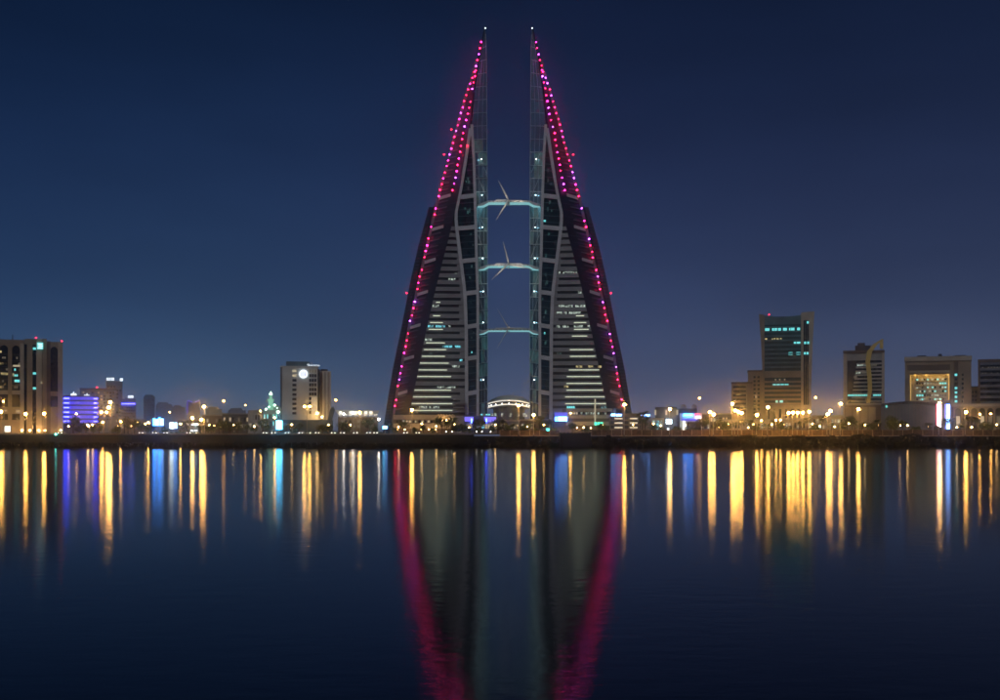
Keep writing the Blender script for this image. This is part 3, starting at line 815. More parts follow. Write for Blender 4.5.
for k in range(5):
    g1.box('dot_light', 'led_lilac', 188 + k * .9, 188.7 + k * .9, 400.3 + k * .35, 401 + k * .35, -.2, .4)
    g1.box('dot_light', 'led_lilac', 195 + k * .9, 195.7 + k * .9, 401.7 - k * .35, 402.4 - k * .35, -.2, .4)
bulb('beacon', 'beacon_red', None, P(144.6, 379.4, 1600), .01) if False else None

# H. hotel with round logo
h = B('hotel_tower', 'white slab hotel with an illuminated round logo on its blank face', 280.6, 318, 366.4, 700, 24, 'white_wall')
h.box('edge_pier', 'grey_wall', 280.2, 282.2, 366.2, h.yb, -.4, 23)
h.box('penthouse', 'slate', 286, 310, 361.2, 366.4, 3, 20)
h.box('parapet', 'white_wall', 280.0, 318.6, 366.0, 367.2, -.5, 24.4)
for k, y in enumerate(np.arange(371, 416, 4.7)):
    h.box('window', 'window_dark' if k not in (0, 1) else 'win_cream', 292.4, 296.4, y - 1.2, y + 1.2, -.2, .3)
# right wing, set back, with glazed bays
h.box('wing', 'white_wall', 318.2, 331.4, 370.6, h.yb, 4, 26); h.box('wing_cap', 'dark_grey', 321, 328, 368.4, 370.6, 6, 20)
for c in range(3):
    for r_ in range(10):
        y = 369.5 + r_ * 4.6; m = 'window_dark' if (r_ < 6 or c == 0) else 'win_cream'
        if r_ == 0: m = 'win_dim'
        h.box('window', m, 309.2 + c * 2.6, 311.2 + c * 2.6, y, y + 3.0, -.25, .3)
h.box('slot', 'window_dark', 317.6, 319.9, 369, 412, -.3, 5)
for c in range(3): h.box('pilaster', 'concrete', 320.6 + c * 3.6, 322.6 + c * 3.6, 371.5, h.yb, 3.3, 4.2)
h.box('podium', 'slate', 276, 333, 420, h.yb, -6, 28)
b_ = MB(); c_ = h.pt(303.4, 374, -.7)
n_ = 28; ring = [(c_.x + 2.55 * math.cos(2 * math.pi * j / n_), c_.z + 2.55 * math.sin(2 * math.pi * j / n_)) for j in range(n_)]
b_.prism(ring, c_.y - .2, c_.y + .3); lg = b_.build('round_logo', 'sign_white', h.o)
# dark leaf strokes of the logo
for sgn in (-1, 1):
    for a in (-0.8, 0, 0.8):
        b_ = MB(); p0 = Vector((c_.x + sgn * .55, c_.y - .32, c_.z + a - .45)); p1 = Vector((c_.x + sgn * 1.45, c_.y - .32, c_.z + a + .35)); b_.tube([p0, (p0 + p1) / 2 + Vector((0, 0, -.1)), p1], [.1, .24, .08], 5); b_.build('logo_leaf', 'led_lilac', lg)
b_ = MB(); b_.tube([Vector((c_.x, c_.y - .3, c_.z - 1.6)), Vector((c_.x, c_.y - .3, c_.z + 1.6))], .16, 5); b_.build('logo_stem', 'led_lilac', lg)
fc = bpy.data.curves.new('sign_text', 'FONT'); fc.body = 'Sheraton'; fc.size = 2.1; fc.extrude = .12; fc.align_x = 'CENTER'
to = bpy.data.objects.new('sign_tmp', fc); COL.objects.link(to); bpy.context.view_layer.update()
me = bpy.data.meshes.new_from_object(to.evaluated_get(bpy.context.evaluated_depsgraph_get())); bpy.data.objects.remove(to)
me.materials.clear(); me.materials.append(MATS['sign_white'])
ts = bpy.data.objects.new('roof_sign', me); COL.objects.link(ts); ts.parent = h.o; ts.location = h.pt(313.6, 366.0, 3) - h.o.location; ts.rotation_euler = (R(90), 0, 0)
b_ = MB(); b_.tube([h.pt(310, 366.2, 3.4), h.pt(317, 366.2, 3.4)], .12, 4); b_.build('sign_rail', 'dark_grey', h.o)
bulb('facade_lamp', 'sodium_low', h.o, h.pt(317.2, 413.5, -4), .8); bulb('facade_lamp', 'sodium_low', h.o, h.pt(322, 417, -3), .6)

# I. mosque with stepped minaret
mq = B('mosque', 'small mosque with a green self-glowing stepped minaret', 262, 282, 410, 620, 14, 'grey_wall', cat='mosque')
mn = mq.box('minaret', 'minaret_glow', 268.4, 273.2, 400.5, 410.2, 2, 4.6)
mq.box('gallery', 'minaret_glow', 267.4, 274.2, 399.0, 400.5, 1.6, 5.0, mn if False else None)
mq.box('minaret_top', 'minaret_glow', 269.4, 272.2, 394.6, 399, 2.4, 4.2)
b_ = MB(); c_ = mq.pt(270.8, 394.6, 3.3); b_.lathe(c_, [(.8, 0), (.85, .35), (.55, .8), (.15, 1.2), (.04, 1.9)], 10); b_.build('finial', 'mosque_lamp', mq.o)
for (x, y, r_) in ((274.6, 405.3, .7), (266, 409.3, .7), (278, 412, .9), (269, 407, .45), (277, 408, .35)): bulb('green_lamp', 'mosque_lamp', mq.o, mq.pt(x, y, -1), r_)
b_ = MB(); c_ = mq.pt(276, 410, 8); b_.lathe(c_, [(2.6, 0), (2.6, .5), (2.3, 1.4), (1.5, 2.3), (.6, 2.8), (.05, 3.2)], 14); b_.build('dome', 'white_wall', mq.o, True)
mq.grid('window', 263, 281, 413, 427, 6, 2, .4, .6, pickr(4, [(.3, 'win_mint'), (.7, 'window_dark')]))

# J. lit grandstand canopy
cn = B('canopy_hall', 'long low hall under a floodlit white canopy on slanted struts', 338, 378, 417, 640, 20, 'brown', cat='hall')
cn.poly('canopy', 'white_wall', [(335, 410.2), (379.6, 410.8), (377, 414.6), (338.5, 414.6)], -5, 16)
for k in range(8):
    x = 339 + k * 5.0
    b_ = MB(); b_.tube([cn.pt(x + 1.6, 417.5, -2), cn.pt(x - .6, 414.6, -4)], .22, 5); b_.tube([cn.pt(x + 1.6, 417.5, -2), cn.pt(x + 3.6, 414.6, -4)], .22, 5); b_.build('strut', 'frame_white', cn.o)
    cn.box('soffit_light', 'canopy_lit', x, x + 3.4, 414.7, 415.2, -4.5, -1)
    if k not in (1, 4, 7): cn.box('lamp_panel', 'canopy_lit', x + .4, x + 3.2, 411.6, 413.8, -5.4, -5.1)
cn.grid('window', 340, 377, 419, 429, 9, 2, .6, .5, pickr(14, [(.35, 'win_dim'), (.5, 'window_dark')]))
cn.poly('ramp_wall', 'slate', [(327.5, 421), (330.5, 409), (333.5, 406.6), (335, 410), (332, 421)], -2, 3)

# podium between and under the towers
p1 = B('tower_podium', 'tan banded podium at the foot of the western tower', 393, 470, 414.6, 676, 16, 'brown')
for (y0, y1) in ((415.0, 419.4), (423.6, 428.5)): p1.box('band', 'tan_light', 393.5, 455, y0, y1, -.6, .4)
p1.grid('window', 396, 452, 420, 423, 18, 1, .7, .7, pickr(6, [(.4, 'win_cream'), (.2, 'win_white'), (.4, 'window_dark')]))
for x in (438, 440.6, 443.2, 446, 449, 452): p1.box('column', 'tan_light', x, x + 1.2, 414, 429, -1.2, -.7)
p1.box('side_block', 'concrete', 455.4, 466, 416, p1.yb, -.9, .5)
for x in (398, 405, 413, 421, 429, 436): bulb('podium_light', 'sodium_low', p1.o, p1.pt(x, 429.5, -3.5), .28)  # lamps added to warm the podium front
bulb('podium_light', 'sodium_low', p1.o, p1.pt(441.5, 420.6, -4), .5); bulb('podium_light', 'sodium_low', p1.o, p1.pt(446.5, 420.4, -4), .45)
for y in (399, 403, 407, 411): p1.box('terrace_slab', 'concrete', 453.5, 465, y - .5, y + .5, 8, 12)
p2 = B('mall_front', 'low mall front washed in violet light between the towers', 464, 498, 415.8, 668, 16, 'grey_wall')
p2.box('violet_panel', 'led_lilac', 464.6, 473.4, 417, 421.4, -.5, .2); p2.box('violet_panel', 'led_lilac', 484, 496, 417, 422, -.5, .2)
p2.box('fascia', 'brown', 473.6, 483.8, 417, 421, -.4, .2)
for x in (471.0, 485.8): p2.box('blue_tube', 'tube_blue', x, x + 1.2, 418.6, 423, -1.0, -.6)
p2.grid('shop_window', 466, 497, 423, 429, 10, 1, .8, .8, pickr(61, [(.35, 'win_white'), (.25, 'win_yellow'), (.2, 'win_cyan')]))
p2.grid('roof_light', 478, 493, 413.6, 415.6, 6, 1, .75, .7, pickr(62, [(.7, 'win_mint'), (.3, 'win_dim')]), 2, 3)
p3 = B('tower_podium', 'tan banded podium with a blue lit shop sign under the eastern tower', 553, 641, 413.5, 676, 16, 'brown')
for (y0, y1) in ((408.6, 411.6), (415.2, 418.4), (421.5, 425.5)): p3.box('band', 'tan_light', 566, 612, y0, y1, -.6, .4)
p3.box('upper_floor', 'brown', 562, 616, 408.8, 413.6, 1, 14)
p3.grid('window', 566, 614, 411.8, 415, 20, 1, .7, .7, pickr(16, [(.35, 'win_white'), (.15, 'win_cream'), (.1, 'win_cyan'), (.4, 'window_dark')]), -.1, 1.5)
p3.box('blue_panel', 'led_blue', 554.4, 567.4, 412.4, 421.6, -.6, .1); p3.box('shop_sign', 'sign_icy_blue', 558.2, 567, 416.8, 421, -1.0, -.6); p3.box('shop_sign', 'sign_blue', 555, 557.4, 417, 421, -1.0, -.6)
p3.box('sign_strip', 'win_cream', 594.4, 595.8, 399, 422, -1.2, -.7)
for (x, wd) in ((594.6, 2.2), (597.4, 2.4), (600.4, 2.4)): p3.box('green_sign', 'sign_green', x, x + wd, 422.4, 425.2, -9, -8.5)
p3.box('white_sign', 'sign_icy_blue', 611.2, 615.4, 413.8, 416, -1.2, -.6); p3.box('white_sign', 'sign_icy_blue', 616.2, 621.4, 414.2, 416.2, -1.2, -.6)
for x in (570, 577, 584, 591, 602): bulb('podium_light', 'sodium_low', p3.o, p3.pt(x, 428, -3.5), .28)  # likewise added to light this podium warmly
pk = B('parking_deck', 'three-level parking deck with white lit bays beside the yellow-lit palm', 609, 640.4, 416.8, 640, 18, 'dark_grey')
for y in (418.6, 423.0, 427.6):
    for (a, c) in ((614.6, 622.6), (630, 637.6)): pk.box('deck_light', 'deck_light', a, c, y - .7, y + .7, -.6, .2)
    pk.box('deck_slab', 'tan', 609, 640.4, y + 1.0, y + 2.4, -.8, .2)
for x in (609.6, 623.6, 628.6, 638.6): pk.box('column', 'tan', x, x + 1.1, 417.5, pk.yb, -1.1, -.82)
# round canopy between the towers
cd = thing('round_canopy', 'round double-rimmed white roof between the two towers', 'roof', (px2x(509, 735), 735, GZ))
c_ = P(509, 402.0, 735); k_ = 735 / F
for j in range(9):  # lamp ring added under the roof to brighten the canopy
    a_ = math.pi + math.pi * (j + .5) / 9; bulb('canopy_fill', 'white_soft', cd, c_ + Vector((20.4 * k_ * math.cos(a_), .7 * 20.4 * k_ * math.sin(a_), -1.6 * k_ - 3.0 * k_ * (.887 * math.cos(a_)) ** 2)), .26)
b_ = MB(); b_.lathe(c_, [(0.2, 6.9 * k_), (10 * k_, 6.4 * k_), (18 * k_, 4.6 * k_), (23 * k_, 1.6 * k_), (22.6 * k_, .6 * k_), (20 * k_, 1.0 * k_), (0.2, 2.0 * k_)], 40, 1, .7); b_.arch(c_.x, 23 * k_, 3.6 * k_).build('upper_roof', 'white_wall', cd, True)
b_ = MB(); b_.lathe(c_, [(22.9 * k_, 1.7 * k_), (23.3 * k_, 1.2 * k_), (22.8 * k_, .6 * k_)], 40, 1, .7); b_.arch(c_.x, 23 * k_, 3.6 * k_).build('rim_light', 'ring_white', cd)
b_ = MB(); b_.lathe(c_, [(0.2, -2.4 * k_), (21.6 * k_, -2.2 * k_), (21.8 * k_, -3.2 * k_), (19 * k_, -5 * k_), (.2, -5 * k_)], 40, 1, .7); b_.arch(c_.x, 23 * k_, 3.0 * k_).build('lower_roof', 'concrete', cd, False)
b_ = MB(); b_.lathe(c_, [(21.7 * k_, -2.1 * k_), (22.2 * k_, -2.6 * k_), (21.8 * k_, -3.3 * k_)], 40, 1, .7); b_.arch(c_.x, 23 * k_, 3.6 * k_).build('rim_light', 'ring_white', cd)
b_ = MB(); b_.lathe(c_, [(16 * k_, -4.6 * k_), (15.4 * k_, -31 * k_ + .2)], 28, 1, .7); b_.build('drum', 'grey_wall', cd)
b_ = MB(); b_.lathe(c_, [(18 * k_, -2.2 * k_), (18 * k_, 1.4 * k_)], 28, 1, .7); b_.build('clerestory', 'dark_grey', cd)
for j in range(20):
    a = math.pi + math.pi * j / 19
    if j % 3 == 1:
        q = c_ + Vector((17 * k_ * math.cos(a), .7 * 17 * k_ * math.sin(a), -13 * k_)); bx('lit_window', 'win_white', cd, q.x - .6, q.x + .6, q.y - .3, q.y + .3, q.z - 1.0, q.z + 1.0)

# N. shops right of the towers
n1 = B('white_shop_row', 'pale low shop row with a blue-white fascia sign beside the parking deck', 640.8, 664, 418, 640, 14, 'tan')
n1.box('fascia_sign', 'sign_icy_blue', 641.2, 649.8, 414.4, 416.2, -.8, -.3); n1.box('sign_frame', 'grey_wall', 640.6, 650.6, 413.6, 418, -.3, 1)
n1.grid('shop_window', 652, 663, 420, 430, 3, 1, .75, .9, pickr(71, [(.5, 'win_white'), (.4, 'win_cyan')]))
n2 = B('dark_terrace_building', 'dark flat-roofed block with tall white lanterns on its terrace', 655, 677, 407, 655, 14, 'dark_grey')
for x in (654.6, 665.4, 676.4): n2.box('lantern', 'win_cream', x, x + 1.7, 410, 415, -1.4, -.6)
n2.box('sign', 'sign_ice', 666.2, 671.6, 419.6, 423.8, -6, -5.4); n2.box('sign_post', 'grey_wall', 667.6, 668.6, 423.8, 433, -5.9, -5.4); n2.box('shop_window', 'sign_white', 667, 669.6, 428, 431, -6.6, -6.2)
n3 = B('violet_trim_building', 'pale retail block with violet lit trim and a small red sign', 679.6, 702, 413.2, 650, 14, 'white_wall')
n3.box('fascia_sign', 'sign_blue', 683.4, 692.8, 414.2, 416.2, -.9, -.4); n3.box('trim', 'led_blue', 681, 699, 419, 420.8, -.6, .1)
n3.box('red_sign', 'sign_red', 695.4, 699.4, 413.6, 415.8, -1.0, -.4); n3.box('pink_sign', 'sign_pinkwhite', 696, 700.4, 416.6, 418.6, -1.0, -.4)
n3.box('portal', 'canopy_lit', 682.8, 685.2, 420.9, 430, -1.0, -.3); n3.box('shop_window', 'window_dark', 687, 701, 422, 431, -.4, .2)
n4 = B('pod_roof_building', 'dark block with three round roof pods behind the retail row', 660, 697, 408.6, 720, 16, 'dark_grey')
for x in (683.6, 694): 
    c_ = n4.pt(x, 408.6, 4); b_ = MB(); b_.lathe(c_, [(1.7, 0), (1.9, 1.2), (1.5, 2.1), (.8, 2.6), (.05, 2.8)], 12); b_.build('roof_pod', 'concrete', n4.o, True)

# O. stepped tan building
o1 = B('stepped_building', 'tan stepped block leaning against the flared glass tower', 731.4, 752, 383, 790, 22, 'tan')
o1.box('step', 'tan', 748, 764, 371, o1.yb, 3, 24); o1.box('cap', 'brown', 747.4, 764.6, 370.2, 371.6, 2.6, 24.4); o1.box('cap', 'brown', 731, 752.4, 382, 383.6, -.4, 22.4)
for y in np.arange(386, 412, 4.2): o1.box('window_band', 'window_dark', 733, 746, y, y + 1.9, -.15, .3)
for y in np.arange(376, 424, 4.0):
    for x in (753.5, 757.5): o1.box('window', 'window_dark' if random.random() < .85 else 'win_cream', x, x + 2.2, y, y + 2.2, 2.85, 3.3)
for y in np.arange(394, 424, 4): o1.box('pier', 'tan_light', 746.2, 747.2, y, y + 3.8, -.3, .2)
o1.box('lit_window', 'win_cream', 755, 757, 395, 398, 2.7, 3.2)

# P. flared glass tower
q = B('flared_tower', 'glass office tower with tan side walls flaring out at the top', 764.4, 801, 316.6, 760, 24, 'teal_glass')
q.poly('side_wall', 'tan', [(758.8, 313.6), (764.4, 314.6), (764.4, q.yb), (763.2, q.yb), (763.0, 390), (761.4, 350)], -1.2, 23)
q.poly('side_wall', 'tan_light', [(801, 313.2), (814.2, 312.2), (812.4, 345), (811, 390), (811.2, q.yb), (801, q.yb)], -1.5, 23)
q.box('slot', 'window_dark', 803.4, 808.6, 321, 405, -1.7, -1.3)
for x in (804.9, 807.0): q.box('slot_rib', 'tan', x, x + .4, 321, 405, -1.85, -1.72)
q.poly('crown', 'slate', [(764.4, 315.4), (782, 317.2), (801, 315.6), (801, 324.5), (764.4, 324.5)], -.5, .4)
ys_ = np.arange(326.4, 371, 4.45)
for i, y in enumerate(ys_):
    q.box('spandrel', 'slate', 764.6, 800.8, y - .2, y + 1.5, -.5, .3)
def qlit(xs, y, m):
    for (a, c) in xs: q.box('lit_window', m, a, c, y, y + 2.6, -.4, .2)
qlit([(765, 769.5), (772, 774), (774.5, 777), (778, 781), (783, 787), (789, 790.5), (791, 794.5), (797, 800)], 328.0, 'win_mint')
qlit([(765, 767), (771.6, 773), (774, 775.4), (776.4, 781.6)], 338.0, 'win_yellow')
qlit([(793.8, 796.2), (796.8, 800.4)], 342.0, 'win_mint'); qlit([(788.4, 792.6), (796.2, 800.4)], 352.4, 'win_mint')
for (a, y) in ((804, 342.2), (807, 342.2), (803.8, 352.6), (806.4, 352.6), (806.6, 322)): q.box('lit_window', 'win_mint', a, a + 1.9, y, y + 2.4, -2.0, -1.74)
q.box('lower_front', 'tan', 764.6, 800.8, 371, 377.5, -.7, .3)
for y in np.arange(378.6, 404, 4.4):
    q.box('spandrel', 'tan', 764.6, 800.8, y + 2.2, y + 4.2, -.7, .3)
qlit([(772.6, 776), (776.6, 780), (780.6, 784), (784.6, 788.6)], 384.0, 'win_mint'); qlit([(775.6, 778), (779.6, 783)], 400, 'win_mint')
for x in (774.8, 779, 784): q.box('lit_window', 'win_cream', x, x + 1.4, 379, 380.4, -.9, -.72)
q.box('base', 'tan', 764.6, 800.8, 405, q.yb, -.9, .3)
for x in (767, 773, 779, 785, 791, 797): q.box('entrance_bay', 'window_dark', x, x + 2.6, 409, 428, -1.0, -.7)
b_ = MB(); b_.tube([q.pt(769, 316.6, 5), q.pt(769, 313.8, 5)], .15, 5); b_.build('beacon_mast', 'dark_grey', q.o); bulb('beacon', 'beacon_red', q.o, q.pt(769, 313.6, 5), .45)

# Q. block with golden sail
s_ = B('sail_building', 'office block with a curved golden sail rising up its front', 843.6, 884, 351.2, 740, 24, 'concrete')
s_.box('penthouse', 'dark_grey', 855, 871, 345, 351.2, 5, 18); s_.box('roof_tank', 'dark_grey', 857.5, 865, 342, 345, 7, 14)
s_.box('recess', 'window_dark', 847.2, 881.6, 360.5, 403, -.1, .2); s_.box('edge_pier', 'tan_light', 843.2, 846.6, 351, s_.yb, -.6, 23); s_.box('edge_pier', 'tan_light', 882, 884.4, 351, s_.yb, -.6, 23); s_.box('parapet', 'brown', 843.0, 884.6, 350.4, 353, -.9, 24)
s_.poly('dark_glass', 'band_glass', [(848, 360.8), (856.5, 360.8), (851, 398), (847.6, 398)], -.4, -.05)
for i, y in enumerate(np.arange(361, 402, 3.75)):
    xa = 856.5 - i * .55
    s_.box('spandrel', 'concrete', xa, 881.6, y + 1.9, y + 3.6, -.55, .1)
for (a, c, y, m) in ((857, 868, 364.4, 'win_white'), (871, 877, 364.4, 'win_dim'), (855.6, 861, 372, 'win_white'), (862, 868, 372, 'win_dim'), (853.6, 857, 376, 'win_dim'), (847.6, 868, 394.4, 'win_mint'), (873, 881, 394.4, 'win_mint')):
    n_ = max(1, int((c - a) / 2)); st = (c - a) / n_
    for j in range(n_): s_.box('lit_window', m, a + j * st + .15, a + (j + 1) * st - .15, y, y + 1.6, -.45, .1)
cl = [(868.2, 403), (870, 390), (869.4, 376), (867.8, 362), (869.6, 352), (875, 345), (882.4, 339.8)]; wd = [3.6, 4.2, 4.4, 4.6, 5.0, 4.6, 1.6]
b_ = MB()
for (xa, ya), (xb, yb), wa, wb in zip(cl[:-1], cl[1:], wd[:-1], wd[1:]):
    v = [(s_.X(x + sg * w_ / 2), s_.D + dd, s_.Z(y)) for sg, in ((-1,), (1,)) for dd in (-3.2, -.7) for (x, y, w_) in ((xb, yb, wb), (xa, ya, wa))]
    b_.hexa(v)
b_.build('golden_sail', 'gold', s_.o); s_.poly('sail_tip', 'gold', [(879.5, 341.5), (883.2, 339.6), (883, 350), (879.5, 349)], -2.8, -.6)

# R. arch building with yellow-lit recess
r1 = B('portal_building', 'broad tan building with a deep golden-lit glazed portal', 904.6, 971, 358, 740, 26, 'tan', core=False)
r1.box('wall', 'tan', 904.6, 909.4, 358, r1.yb, 0, 26); r1.box('wall', 'tan', 949.8, 971, 358, r1.yb, 0, 26); r1.box('wall', 'tan', 909.4, 949.8, 358, 372.6, 0, 26); r1.box('wall', 'tan', 909.4, 949.8, 400.6, r1.yb, 0, 26)
r1.box('lintel', 'tan', 909.4, 949.8, 372.0, 374.2, -.3, .5); r1.box('recess_wall', 'tan_light', 909.4, 949.8, 372.6, 400.6, 9, 12)
r1.box('cornice', 'tan_light', 904, 971.6, 356.4, 361, -1, 26.4); r1.box('dark_band', 'brown', 907, 950, 364.6, 370, -.25, .2)
r1.poly('bevel', 'tan_light', [(907, 361), (953, 361), (950, 372.4), (909.6, 372.4), (909.6, 371), (949, 371)] if False else [(909.6, 370.6), (949.6, 370.6), (949.6, 372.5), (909.6, 372.5)], -.8, .5)
r1.box('penthouse', 'dark_grey', 917, 926, 354.6, 356.4, 5, 16); r1.box('roof_plant', 'dark_grey', 938, 942, 353.4, 356.4, 6, 12); r1.box('roof_plant', 'dark_grey', 954, 966, 355.2, 356.4, 4, 20)
for x in (914, 925.2, 947): r1.box('portal_column', 'tan_light', x, x + 1.8, 372.6, 400.6, 3.4, 5)
for i, y in enumerate(np.arange(378, 400, 4.0)):
    r1.box('floor_band', 'tan_light', 915.6, 947, y + 1.9, y + 2.8, 8.2, 9.2)
    for j in range(12):
        m = ['win_mint', 'window_dark', 'win_white', 'win_dim'][(j * 7 + i * 5 + (j * i) % 3) % 4]
        r1.box('window', m, 916 + j * 2.6, 917.9 + j * 2.6, y, y + 1.7, 8.6, 9.1)
for x in (910, 917.8, 925.6, 933.4, 941.2): r1.box('portal_lamp', 'arch_flood', x, x + 7.4, 372.7, 373.2, 2.6, 3.4)
for x in (910.0, 948.4): r1.box('portal_line', 'arch_line', x, x + .8, 374.5, 400.2, 2.6, 3.2)
for y in np.arange(374, 402, 4.4):
    r1.box('window', 'win_mint' if random.random() < .7 else 'window_dark', 954.6, 957.2, y, y + 2.2, -.2, .2)
    r1.box('window', 'window_dark', 961.5, 963.5, y, y + 2.2, -.2, .2)
r1.box('window_strip', 'brown', 953.6, 958.2, 360.8, 402, -.12, .1)
# S. right edge
e2 = B('banded_block', 'dark office block with pale floor bands cut off by the picture edge', 978.4, 1030, 361, 720, 24, 'window_dark')
e2.label = None
e2.o['label'] = 'dark office block with pale horizontal floor bands east of the golden portal'
for i, y in enumerate(np.arange(362, 404, 5.6)): e2.box('floor_band', 'grey_wall', 980, 1030, y, y + 2.6, -.6, .1)
e2.box('edge_pier', 'brown', 977.8, 980, 359.4, e2.yb, -.8, 23); e2.box('parapet', 'brown', 977.6, 1030, 359, 361.8, -1, 24)
e2.grid('lit_window', 981, 1002, 364.6, 400, 7, 6, .6, .3, pickr(45, [(.35, 'win_dim')]))
nb = B('link_block', 'low dark link block between the golden portal and the banded block', 970.6, 978, 387, 745, 18, 'brown')
nb.box('parapet', 'dark_grey', 970.2, 978.4, 386.2, 387.4, -.4, 18.2); nb.grid('window', 971.4, 977.2, 390, 402, 2, 3, .6, .5, pickr(46, [(1, 'window_dark')]))
# T. long low hall and arcade
lh = B('curved_hall', 'long low grey hall with a bowed roofline in front of the golden sail block', 844, 940, 404.6, 600, 16, 'slate', core=False)
lh.box('wall', 'brown', 844, 881, 404.6, lh.yb, .4, 16)
b_ = MB(); pts_ = []
for j in range(17):
    x = 881 + 55 * j / 16; bow = math.sin(math.pi * j / 16); pts_.append((x, 404.4 - 2.2 * bow, -4.5 * bow))
for (xa, ya, da), (xb, yb, db) in zip(pts_[:-1], pts_[1:]):
    b_.hexa([(lh.X(x), lh.D + dd, z) for (x, y, d) in ((xa, ya, da), (xb, yb, db)) for dd in (d, 15) for z in (GZ, lh.Z(y))])
b_.build('curved_wall', 'slate', lh.o)
for (xa, ya, da), (xb, yb, db) in zip(pts_[:-1], pts_[1:]):
    b_ = MB(); b_.hexa([(lh.X(x), lh.D + dd, z) for (x, y, d) in ((xa + .15, ya, da), (xb - .15, yb, db)) for dd in (d - .6, d - .02) for z in (lh.Z(y + 2.0), lh.Z(y) + .3)]); b_.build('eave_panel', 'dark_grey', lh.o)
    b_ = MB(); b_.hexa([(lh.X(x), lh.D + dd, z) for (x, y, d) in ((xa + .2, ya, da), (xb - .2, yb, db)) for dd in (d - .25, d - .02) for z in (GZ + .2, lh.Z(y + 2.4))]); b_.build('wall_panel', 'grey_wall', lh.o)
lh.box('lit_window', 'win_mint', 885.6, 887.4, 405.4, 407.6, -2.2, -1.2); lh.box('cornice', 'concrete', 843.6, 881, 403.6, 405, 0, 16)
for x in (848, 856, 864, 872): lh.box('wall_panel', 'tan', x - 3.6, x + 3.6, 407, 431, .1, .5)
ls = thing('light_pylon', 'tall white and pink glowing pylon sign beside the arcade', 'sign', (px2x(938.6, 596), 596, GZ))
def pyl(root, x0, x1, m, edge):
    k = 596
    bx('light_panel', m, root, px2x(x0, k), px2x(x1, k), k - .4, k + .4, py2z(429, k), py2z(404.4, k))
    bx('side_panel', edge, root, px2x(x0 - 1.4, k), px2x(x0 - .2, k), k - .3, k + .5, py2z(429, k), py2z(404, k))
    bx('frame', 'dark_grey', root, px2x(x0 - .4, k), px2x(x1 + .4, k), k + .5, k + .9, GZ, py2z(403.6, k))
pyl(ls, 937.4, 941, 'sign_pinkwhite', 'sign_red')
ls2 = thing('light_pylon', 'tall icy blue glowing pylon sign beside the arcade', 'sign', (px2x(947.6, 596), 596, GZ)); pyl(ls2, 946.4, 949.6, 'sign_icy_blue', 'led_lilac')
ac = B('arcade_building', 'long tan arcade of tall round arches beside the glowing pylons', 951.5, 1040, 404.6, 610, 14, 'dark_grey', core_d=3.0)
ac.box('parapet', 'tan_light', 951, 1040, 403.6, 406.4, -.4, 13); 
for j in range(11):
    x = 952.4 + j * 8.2
    ac.box('pier', 'tan', x, x + 2.0, 406.4, ac.yb, -.2, 1.2); ac.archpanel('arch', 'tan', x + 2.0, x + 8.2, 406.4, 411, -.1, 1.1)
    ac.box('window', 'win_dim' if j % 3 else 'win_cream', x + 3.2, x + 7, 416, 425, 2.7, 3.1)
# filler low blocks along the road, each its own building
low = [(120, 146, 420, 640, 'tan', 'low tan roadside shop block behind the yellow-lit trees'), (202, 222, 415.5, 680, 'brown', 'long low brown warehouse west of the mosque'), (222, 250, 414, 700, 'dark_grey', 'low dark flat-roofed store between the warehouse and the pale block'), (248, 264, 411, 660, 'concrete', 'pale two-storey block beside the mosque'),
       (700, 732, 414, 690, 'dark_grey', 'low dark store beside the violet-trimmed retail block'), (812, 844, 416, 700, 'tan', 'low tan office block beside the flared tower'), (716, 770, 420, 640, 'tan_light', 'long cream arcade at the foot of the stepped tan block'), (770, 812, 419, 650, 'tan', 'long tan arcade at the foot of the flared tower'),
       (498, 520, 421, 690, 'grey_wall', 'low grey kiosk row under the round canopy'), (520, 552, 420, 690, 'brown', 'low brown restaurant block between the canopy and the eastern tower'), (178, 201, 421, 640, 'slate', 'low white-lit filling station shop')]
for i, (a, c, yt, D, m, lab) in enumerate(low):
    L = B('low_building', lab, a, c, yt, D, 12, m)
    L.box('parapet', 'concrete', a - .3, c + .3, yt - .8, yt + .4, -.3, 12.3)
    L.grid('window', a + 1, c - 1, yt + 2, 430, max(2, int((c - a) / 3)), 2 if yt < 418 else 1, .6, .55, pickr(100 + i, [(.25, 'win_cream'), (.12, 'win_white'), (.12, 'win_dim'), (.4, 'window_dark')]))

ts_ = thing('teal_light_box', 'small added light box with a teal front panel before the brown restaurant block', 'added light', (px2x(548, 500), 500, GZ))  # made-up box, added to throw a teal streak on the water
bx('body', 'dark_grey', ts_, px2x(545.5, 500), px2x(550.5, 500), 500.2, 502, GZ, GZ + 2.6); bx('front_panel', 'streak_teal', ts_, px2x(546.6, 500), px2x(549.4, 500), 499.9, 500.18, GZ + 1.5, GZ + 2.3); bx('roof', 'concrete', ts_, px2x(545, 500), px2x(551, 500), 499.6, 502.4, GZ + 2.6, GZ + 2.8)
# far skyline dots: cranes and low hazy blocks left of the hotel
for i, (a, c, yt, D, lab) in enumerate(((156, 172, 404, 1500, 'far hazy stepped block behind the blue billboard'), (172, 185, 407, 1400, 'far hazy low block beside the violet-outlined tower'), (206, 222, 409, 1300, 'far hazy block rising above the brown warehouse'), (228, 246, 410, 1300, 'far hazy block rising above the dark flat-roofed store'))):
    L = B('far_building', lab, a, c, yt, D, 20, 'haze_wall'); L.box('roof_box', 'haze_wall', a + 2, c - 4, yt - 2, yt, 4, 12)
    L.grid('window', a + 1, c - 1, yt + 2, 428, 5, 6, .4, .35, pickr(200 + i, [(.1, 'win_dim'), (.5, 'grey_wall')]))

